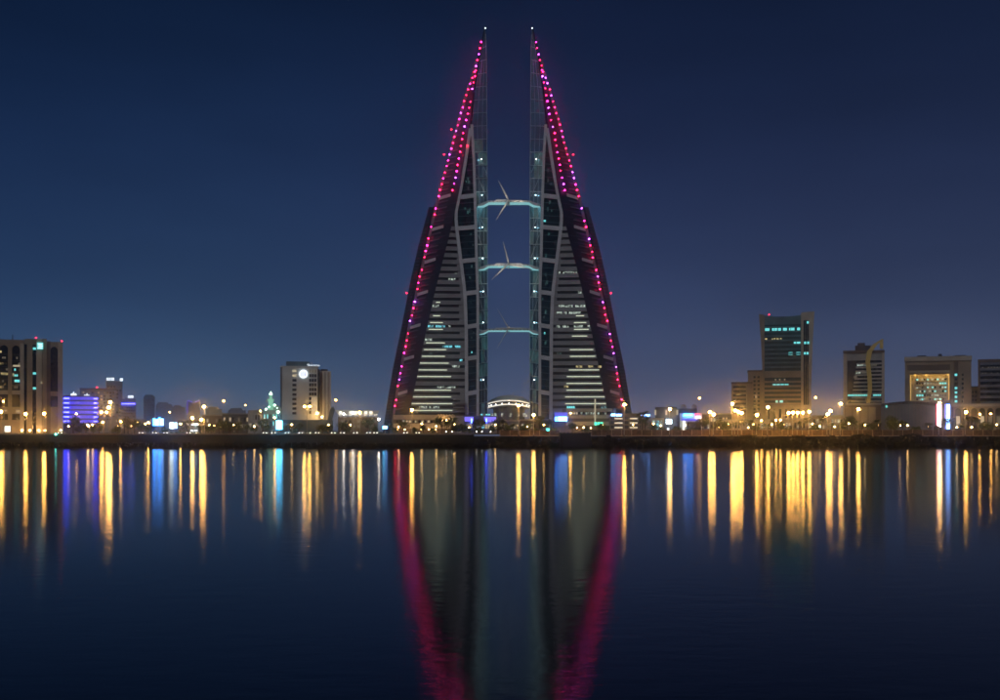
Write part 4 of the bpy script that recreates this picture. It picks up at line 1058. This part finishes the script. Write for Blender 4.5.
# ------------------------------------------------------------------ billboards and signs by the shore
def billboard(px, py, wpx, hpx, D, m, label, cells=3):
    k = D / F; c = P(px, py, D); o = thing('billboard', label, 'billboard', (c.x, D, GZ))
    W, H = wpx * k / 2, hpx * k / 2
    bx('backing', 'dark_grey', o, c.x - W - .15, c.x + W + .15, D + .1, D + .5, c.z - H - .15, c.z + H + .15)
    for i in range(cells):
        a = c.x - W + 2 * W * i / cells; cut = random.uniform(.62, 1.0) if cells > 2 else 1.0
        bx('light_panel', m if i % 2 == 0 else 'sign_icy_blue', o, a + .06, a + 2 * W / cells - .06, D - .15, D + .1, c.z - H, c.z - H + 2 * H * cut)
    bx('post', 'pole', o, c.x - .2, c.x + .2, D + .1, D + .4, GZ, c.z - H)
    return o
billboard(158.2, 421.4, 10.6, 8.2, 520, 'sign_blue', 'bright blue-white billboard on a post by the coast road', 4)
billboard(173.4, 425.6, 7.5, 5.6, 515, 'sign_ice', 'glaring white billboard low beside the filling station', 2)
billboard(279.2, 425.0, 6.2, 8.6, 500, 'sign_cyan', 'upright cyan-white advertising panel in front of the mosque', 1)
billboard(7.6, 429.0, 6.0, 5.8, 500, 'canopy_lit', 'small square white lit panel in front of the arched tower', 1)
billboard(385.0, 427.5, 4.6, 2.6, 500, 'sign_cyan', 'small cyan lit sign at the outer corner of the western tower', 2)
gs = thing('filling_station', 'white-lit canopy of a filling station by the coast road', 'filling station', (px2x(192.5, 560), 566, GZ))
bx('canopy', 'white_wall', gs, px2x(186.5, 560), px2x(198.5, 560), 560, 572, py2z(425.4, 560), py2z(423.6, 560))
bx('fascia_light', 'sign_ice', gs, px2x(187, 560), px2x(198, 560), 559.6, 559.9, py2z(425.1, 560), py2z(424.2, 560))
for x in (189, 192.5, 196): bx('column', 'pole', gs, px2x(x, 560) - .2, px2x(x, 560) + .2, 563, 563.4, GZ, py2z(425.4, 560))
for x in (190.7, 194.5): bx('pump_light', 'sign_ice', gs, px2x(x, 560) - .5, px2x(x, 560) + .5, 562, 562.4, GZ + .6, GZ + 1.6)

# ------------------------------------------------------------------ landmarks used in labels
LM = [(-40, 63, 'the arched tan tower'), (63, 99, 'the blue-lit block'), (99, 122, 'the grey mid-rise'), (122, 146, 'the tan roadside shops'), (146, 168, 'the blue billboard'), (168, 202, 'the filling station'), (202, 224, 'the brown warehouse'),
      (224, 262, 'the dark flat-roofed store'), (262, 283, 'the mosque'), (283, 334, 'the round-logo hotel'), (334, 384, 'the white canopy hall'), (384, 430, 'the western tower podium'), (430, 464, 'the western tower glazing'), (464, 488, 'the violet mall front'), (488, 531, 'the round canopy'),
      (531, 553, 'the brown restaurant block'), (553, 609, 'the eastern tower podium'), (609, 641, 'the parking deck'), (641, 664, 'the pale shop row'), (664, 680, 'the lantern terrace'), (680, 703, 'the violet-trimmed retail block'), (703, 731, 'the dark store'), (731, 764, 'the stepped tan block'), (764, 813, 'the flared tower'),
      (813, 843, 'the low tan office block'), (843, 882, 'the golden sail block'), (882, 936, 'the bowed grey hall'), (936, 951, 'the glowing pylons'), (951, 1100, 'the arcade')]
def near(px):
    for a, c, n in LM:
        if a <= px < c: return n
    return 'the shore'

# ------------------------------------------------------------------ street lamps
def make_lamp(Dp, H, heads, m, r, label, group, px):
    GZ = 3.86 if (Dp < 452 and px > 470) else globals()['GZ']
    x = px2x(px, Dp); o = thing('street_lamp', label, 'street lamp', (x, Dp, GZ), group)
    b = MB(); b.tube([(x, Dp, GZ), (x, Dp, GZ + H * .5), (x, Dp, GZ + H)], [.16, .12, .08], 6); b.build('pole', 'pole', o)
    b = MB(); b.tube([(x, Dp, GZ), (x, Dp, GZ + .5)], .28, 6); b.build('pole_base', 'dark_grey', o)
    for sx in ((-1, 1) if heads == 2 else (0.001,)):
        e = Vector((x + sx * 1.0, Dp - (0.9 if heads == 1 else .0), GZ + H + .15))
        b = MB(); b.tube([(x, Dp, GZ + H - .1), (x + sx * .5, Dp - (.45 if heads == 1 else 0), GZ + H + .12), e], .055, 5); b.build('arm', 'pole', o)
        b = MB(); b.lathe(e, [(.5, .02), (.42, .16), (.12, .26), (.02, .28)], 8); hd = b.build('lamp_head', 'dark_grey', o)
        bulb('lamp_lens', m, hd, e - Vector((0, 0, r * .75)), r)
    return o
TALL = [(2, 411, 1), (26.6, 413.4, 1), (45, 413, 1), (104, 411.8, 2), (109.4, 406.8, 1), (111, 401.6, 1), (193, 417.4, 1), (204.4, 406, 1), (202, 419, 1), (307, 406, 2), (360, 412, 1), (412, 409.4, 1), (518.6, 405, 1), (533.6, 414.4, 1), (624.2, 404, 1), (669.6, 408.6, 1),
        (709.6, 411.6, 1), (713.2, 414, 1), (732, 403.3, 1), (734.6, 409.8, 1), (737.9, 411.3, 1), (741.2, 412.6, 1), (756.5, 414.3, 1), (767.4, 406.7, 1), (788, 412.5, 1), (792.4, 412, 1), (797, 412, 1), (802.3, 412, 1), (808.6, 411, 1), (827, 413.6, 1), (829.8, 410.4, 1), (840, 403, 1), (857.8, 408.6, 1), (938.7, 402.4, 1), (965, 411.5, 1)]
MID = [(121.4, 421.4), (138.4, 422), (103.4, 422), (149, 422.4), (181, 423.6), (570.4, 413), (4, 401.4), (261, 411), (275, 417.6), (77, 413.6), (724.5, 423.4), (761, 420.5), (775.5, 420), (780, 419.8), (979, 414), (990, 413.6)]
HIGH = [(224, 400.4), (336, 399.4), (699.3, 397.6), (815.3, 397), (932.6, 397), (245.6, 405), (170, 412)]
lampdist = {}
for (px, py, hd) in TALL:
    D = 448.5
    H = py2z(py, D) - (GZ if px < 470 else 3.86)
    sig = 'twin-headed' if hd == 2 else ('tall' if py < 409 else 'mid-height')
    n_ = near(px); lab = f'{sig} sodium street lamp blazing orange before {n_}'
    make_lamp(D, H, hd, 'sodium', .54 if hd == 1 else .42, lab, f'{sig} shore lamps before {n_}', px)
for (px, py) in MID:
    D = 480 if py > 416 else 560
    n_ = near(px); make_lamp(D, py2z(py, D) - GZ, 1, 'sodium', .32, f'smaller sodium lamp with a dimmer head in front of {n_}', f'smaller lamps before {n_}', px)
for (px, py) in HIGH:
    D = 780; n_ = near(px)
    make_lamp(D, py2z(py, D) - GZ, 1, 'sodium_far', .75 if py < 402 else .5, f'very tall distant floodlight mast rising behind {n_}', 'distant masts', px)
rp = random.Random(77)
for px in [70, 88, 118, 131, 146, 209, 216, 234, 256, 291, 330, 350, 399, 421, 436, 455, 468, 494, 527, 543, 582, 604, 633, 652, 660, 686, 718, 727, 747, 752, 772, 784, 813, 820, 835, 849, 863, 877, 899, 907, 928, 956, 972, 985, 995]:
    D = rp.choice((484, 516, 534)); n_ = near(px); hh = rp.uniform(3.0, 4.6)
    make_lamp(D, hh, 1, 'sodium_low', .30, f'short garden lamp glowing among the trees before {n_}', f'garden lamps before {n_}', px + rp.uniform(-1.5, 1.5))
# white lamps on the canopy hall and station
for (px, py, lab) in ((353.4, 412.6, 'white flood lamp on a pole at the middle of the white canopy hall'), (379, 419, 'white flood lamp on a pole at the east end of the white canopy hall'), (344, 413.5, 'white flood lamp on a pole at the west end of the white canopy hall')):
    D = 600; make_lamp(D, py2z(py, D) - GZ, 1, 'white_lamp', .5, lab, None, px)
# T-shaped double lamp without glare
make_lamp(470, py2z(424.6, 470) - GZ, 2, 'sodium_low', .3, 'short T-shaped lamp with two small heads in front of the blue-lit block', None, 90)
# cyan marker light on the quay
mk = thing('marker_light', 'small cyan-green marker light on the west sea wall', 'marker light', (px2x(54, SHY), SHY + 2.2, 4.86))
b_ = MB(); b_.tube([(mk.location.x, SHY + 1.9, 4.3), (mk.location.x, SHY + 1.9, 4.7)], .12, 6); b_.build('post', 'pole', mk); bulb('lens', 'cyan_star', mk, (mk.location.x, SHY + 1.7, 4.55), .32)
# low bollard lights along the east promenade
for px in (490.6, 503, 512.5, 482, 476.5, 857, 870, 891, 913, 921, 845.5, 886.5, 452, 446):
    D = 456; x = px2x(px, D); n_ = near(px)
    o = thing('bollard_light', f'small glowing bollard on the promenade in front of {n_}', 'bollard light', (x, D, GZ), f'promenade bollards before {n_}')
    bx('post', 'pole', o, x - .12, x + .12, D - .12, D + .12, GZ, GZ + .9); bulb('lamp', 'headlight' if px < 520 else 'sodium_low', o, (x, D, GZ + 1.15), .17)

# ------------------------------------------------------------------ fence on the east promenade
def fence(pxa, pxb, top, label, lit=True):
    D = 450.4; xa, xb = px2x(pxa, D), px2x(pxb, D); n = max(2, round((xb - xa) / 3.9)); st = (xb - xa) / n
    o = thing('boundary_fence', label, 'fence', ((xa + xb) / 2, D, 3.86))
    for i in range(n):
        x = xa + i * st; tp = top + random.uniform(-.05, .05)
        bx('panel', 'fence_board', o, x + .14, x + st - .14, D - .06, D + .06, 4.0, tp)
        bx('post', 'fence_post', o, x - .13, x + .13, D - .14, D + .14, 3.86, tp + .15)
        bx('base_rail', 'fence_post', o, x + .15, x + st - .15, D - .16, D - .07, 3.88, 4.1)
    bx('post', 'fence_post', o, xb - .13, xb + .13, D - .14, D + .14, 3.86, top + .15)
    return o
fence(500, 559.6, 6.0, 'lit timber boundary fence below the round canopy, west of the dark jetty')
fence(591.5, 1003, 6.15, 'long lit timber boundary fence running east from the dark jetty')
# short lamp fixtures that wash the fence
def wash(px, label):
    D = 441.9; x = px2x(px, D); o = thing('fence_light', label, 'light', (x, D, 3.86), 'low lights washing the fence')
    bx('body', 'dark_grey', o, x - .2, x + .2, D - .12, D + .12, 3.84, 4.0)
    bx('lens', 'sodium_low', o, x - .16, x + .16, D + .02, D + .14, 4.01, 4.06)
# railings before the podium
D = 447; xa, xb = px2x(448, D), px2x(499, D)
rl = thing('promenade_railing', 'pale low railing on the sea wall in front of the violet mall front', 'railing', ((xa + xb) / 2, D, 3.86))
n = 22
for i in range(n + 1):
    x = xa + (xb - xa) * i / n; z0 = GZ if x < XS else 3.86; bx('post', 'fence_post', rl, x - .06, x + .06, D - .06, D + .06, z0, 5.35)
for z in (5.3, 4.75): bx('rail', 'fence_post', rl, xa, xb, D - .1, D - .07, z, z + .1)
# dark jetty head
jt = thing('jetty', 'dark blunt jetty head projecting from the sea wall between the fences', 'jetty', (px2x(575.5, 436), 437, 0))
j0, j1 = px2x(560, 436), px2x(591, 436)
b_ = MB(); b_.hexa([(x, y, z) for x in (j0, j1) for (y, z) in ((436.0, -.5), (437, 4.9), (444.5, -.5), (444.5, 4.9))]); b_.build('block', 'quay', jt)
for k in range(9):
    x = j0 + .3 + k * (j1 - j0 - .6) / 8; bx('kerb_stone', 'quay', jt, x - .5, x + .5, 437.0, 437.5, 4.9, 5.2)

# ------------------------------------------------------------------ trees
def palm_mesh(seed, H, fr):
    rn = random.Random(seed); tb = MB(); lean = rn.uniform(-.5, .5)
    pts = [(lean * (q ** 2), 0, H * q) for q in (0, .25, .5, .75, 1)]
    tb.tube(pts, [.26, .2, .18, .17, .22], 7)
    cb = MB(); top = Vector((lean, 0, H))
    for k in range(fr):
        a = 2 * math.pi * k / fr + rn.uniform(-.2, .2); el = rn.uniform(-.3, 1.15); L = rn.uniform(2.1, 2.9)
        d = Vector((math.cos(a), math.sin(a), 0)); s_ = Vector((-math.sin(a), math.cos(a), 0)); p = top.copy(); prev = None
        for j in range(9):
            u = j / 8; ang = el - 1.9 * u * u
            if j: p = p + (d * math.cos(ang) + Vector((0, 0, math.sin(ang)))) * (L / 8)
            if prev is not None:
                wl_ = .62 * math.sin(math.pi * min(1, .15 + .85 * u)) + .08
                for sg in (-1, 1):
                    tip = p + s_ * sg * wl_ + Vector((0, 0, -.3 * wl_)) + d * .15
                    cb.tri(prev, (prev + p) / 2 + Vector((0, 0, .03)), tip); cb.tri((prev + p) / 2, p, tip + (p - prev) * .6)
            prev = p.copy()
    return mesh('palm_trunk', tb.V, tb.F, 'bark'), mesh('palm_crown', cb.V, cb.F, 'palm_leaf')
def tree_mesh(seed, H, W):
    rn = random.Random(seed); tb = MB(); tb.tube([(0, 0, 0), (.05, 0, H * .25), (-.05, 0, H * .5)], [.24, .18, .12], 7)
    cl_ = []
    for k in range(7):
        a = rn.uniform(0, 6.28); r = rn.uniform(.15, .75) * W; c = Vector((r * math.cos(a), r * math.sin(a) * .8, H * rn.uniform(.5, .86)))
        cl_.append((c, rn.uniform(.35, .6) * W)); tb.tube([(0, 0, H * .38), tuple((Vector((0, 0, H * .5)) + c) / 2), tuple(c)], [.11, .07, .03], 5)
    cb = MB()
    for c, r in cl_:
        for k in range(85):
            v = Vector((rn.gauss(0, 1), rn.gauss(0, 1), rn.gauss(0, .8))); v = v.normalized() * r * (rn.random() ** .4)
            p = c + v; e1 = Vector((rn.uniform(-1, 1), rn.uniform(-1, 1), rn.uniform(-1, 1))).normalized(); e2 = e1.cross(Vector((rn.uniform(-1, 1), rn.uniform(-1, 1), rn.uniform(-1, 1)))).normalized()
            z = rn.uniform(.14, .3); cb.quad(p - e1 * z, p + e2 * z * .6, p + e1 * z, p - e2 * z * .6)
    return mesh('tree_trunk', tb.V, tb.F, 'bark'), mesh('tree_crown', cb.V, cb.F, 'leaf')
PALMS = [palm_mesh(1, 4.2, 20), palm_mesh(2, 5.2, 22), palm_mesh(3, 3.2, 24)]
TREES = [tree_mesh(4, 4.4, 2.2), tree_mesh(5, 3.6, 2.4), tree_mesh(6, 5.4, 2.6), tree_mesh(7, 2.8, 2.0)]
def plant(kind, px, D, sc_, variant, z=GZ):
    x = px2x(px, D); n_ = near(px); sc_ *= 1.3; where = 'close behind the sea wall before' if D < 500 else 'across the coast road before'
    if kind == 'palm': o = thing('palm_tree', f'{("medium", "tall", "short")[variant % 3]} date palm with arching fronds {where} {n_}', 'palm tree', (x, D, z), f'palms before {n_}'); t_, c = PALMS[variant % 3]
    else: o = thing('shade_tree', f'{("rounded", "broad", "tall", "low")[variant % 4]} bushy shade tree {where} {n_}', 'tree', (x, D, z), f'shade trees before {n_}'); t_, c = TREES[variant % 4]
    rz = random.uniform(0, 6.28)
    for nm, me in (('trunk', t_), ('crown', c)):
        q_ = bpy.data.objects.new(nm, me); COL.objects.link(q_); q_.parent = o; sc_ *= 1.0; q_.scale = (sc_, sc_, sc_ * random.uniform(.9, 1.1)); q_.rotation_euler = (0, 0, rz)
rn = random.Random(21)
for px in (73, 79, 86, 93, 99): plant('tree', px, 505 + rn.uniform(-8, 8), rn.uniform(.85, 1.1), rn.randrange(4))
for px in (112, 117.5, 124, 129, 134, 141, 146, 152, 165, 184, 187, 200, 206, 212, 219, 224, 230, 238, 246, 254, 262, 268, 286, 293, 300, 322, 328, 341, 347, 369, 374, 389, 396, 403, 414, 423, 433, 441, 457): plant('tree', px + rn.uniform(-1, 1), rn.choice((476, 520, 530)), rn.uniform(.65, 1.05), rn.randrange(4))
for px in (447, 452, 463, 476, 481, 497, 505, 512, 524, 540, 547): plant('palm' if rn.random() < .6 else 'tree', px + rn.uniform(-1, 1), rn.choice((470, 520, 530)), rn.uniform(.8, 1.2), rn.randrange(4))
for px in (464, 471, 480, 491, 500, 510, 527, 536, 544, 553, 572, 585, 599, 606): plant('tree', px + rn.uniform(-1, 1), rn.choice((462, 525, 535)), rn.uniform(.6, .95), rn.randrange(4))
for px in (645, 642.5, 655, 661, 676, 690, 694): plant('palm' if px < 650 else 'tree', px, rn.choice((470, 480)), rn.uniform(1.0, 1.2) if px < 650 else .8, rn.randrange(4))
for px in range(704, 1000, 8): plant('palm' if rn.random() < .55 else 'tree', px + rn.uniform(-3, 3), rn.choice((468, 480, 528, 540)), rn.uniform(.75, 1.15), rn.randrange(4))

# ------------------------------------------------------------------ cars facing the sea
def make_car():
    root = thing('parked_car', '', 'car', (0, 0, 0))
    def loft(name, secs, m, par):
        b = MB(); n = len(secs[0])
        for s2 in secs: b.V += s2
        for k in range(len(secs) - 1):
            for j in range(n): b.F.append((k * n + j, k * n + (j + 1) % n, (k + 1) * n + (j + 1) % n, (k + 1) * n + j))
        b.F.append(tuple(range(n))[::-1]); b.F.append(tuple((len(secs) - 1) * n + j for j in range(n)))
        me = mesh(name, b.V, b.F, m); return link(name, me, None, par, (0, 0, 0))
    def sec(y, w_, z0, z1): return [(-w_, y, z0), (w_, y, z0), (w_ * 1.0, y, (z0 + z1) / 2), (w_ * .9, y, z1), (-w_ * .9, y, z1), (-w_ * 1.0, y, (z0 + z1) / 2)]
    body = loft('body', [sec(-2.2, .7, .35, .6), sec(-2.05, .85, .3, .78), sec(-1.0, .9, .28, .92), sec(1.2, .9, .28, .96), sec(2.0, .85, .3, .92), sec(2.2, .75, .4, .8)], 'car_paint', root)
    loft('cabin', [sec(-1.0, .78, .9, .94), sec(-.3, .68, .93, 1.4), sec(.9, .68, .93, 1.45), sec(1.7, .74, .92, 1.0)], 'car_dark', root)
    for sx in (-1, 1):
        for y in (-1.35, 1.35):
            b = MB(); b.tube([(sx * .72, y, .32), (sx * .93, y, .32)], .32, 10); link('wheel', mesh('wheel', b.V, b.F, 'rubber'), None, root, (0, 0, 0))
        b = MB(); b.box(sx * .62 - .1, sx * .62 + .1, -2.27, -2.1, .6, .72); link('headlight', mesh('headlight', b.V, b.F, 'headlight'), None, root, (0, 0, 0))
    return root
car0 = make_car(); first = True
for (px, D) in ((156, 470), (167, 474), (266, 470), (274.5, 472), (288, 470), (301.4, 474), (309.3, 469), (318, 470), (334, 470), (343, 472), (356, 470), (369, 470), (406, 470), (418, 473), (190, 474), (196, 471), (62, 470), (142.5, 470), (376, 474)):
    o = car0 if first else copy_tree(car0); first = False
    o.location = (px2x(px, D), D, GZ); n_ = near(px)
    o['label'] = f'car with headlights on, parked facing the sea in front of {n_}'; o['category'] = 'car'; o['group'] = f'cars parked before {n_}'

# ------------------------------------------------------------------ night haze over the bay
hm = bpy.data.materials.new('night_haze'); hm.use_nodes = True; t = hm.node_tree; t.nodes.clear()
ho = t.nodes.new('ShaderNodeOutputMaterial'); hv = t.nodes.new('ShaderNodeVolumePrincipled')
hv.inputs['Color'].default_value = (0.92, 0.95, 1.0, 1); hv.inputs['Density'].default_value = 0.00029; hv.inputs['Anisotropy'].default_value = 0.985
t.links.new(hv.outputs[0], ho.inputs['Volume']); MATS['night_haze'] = hm
b_ = MB(); b_.box(-1510, 1510, -310, 1710, -1.5, 262); hz = b_.build('haze', 'night_haze'); hz['kind'] = 'stuff'; hz['label'] = 'thin night haze over the bay and city'
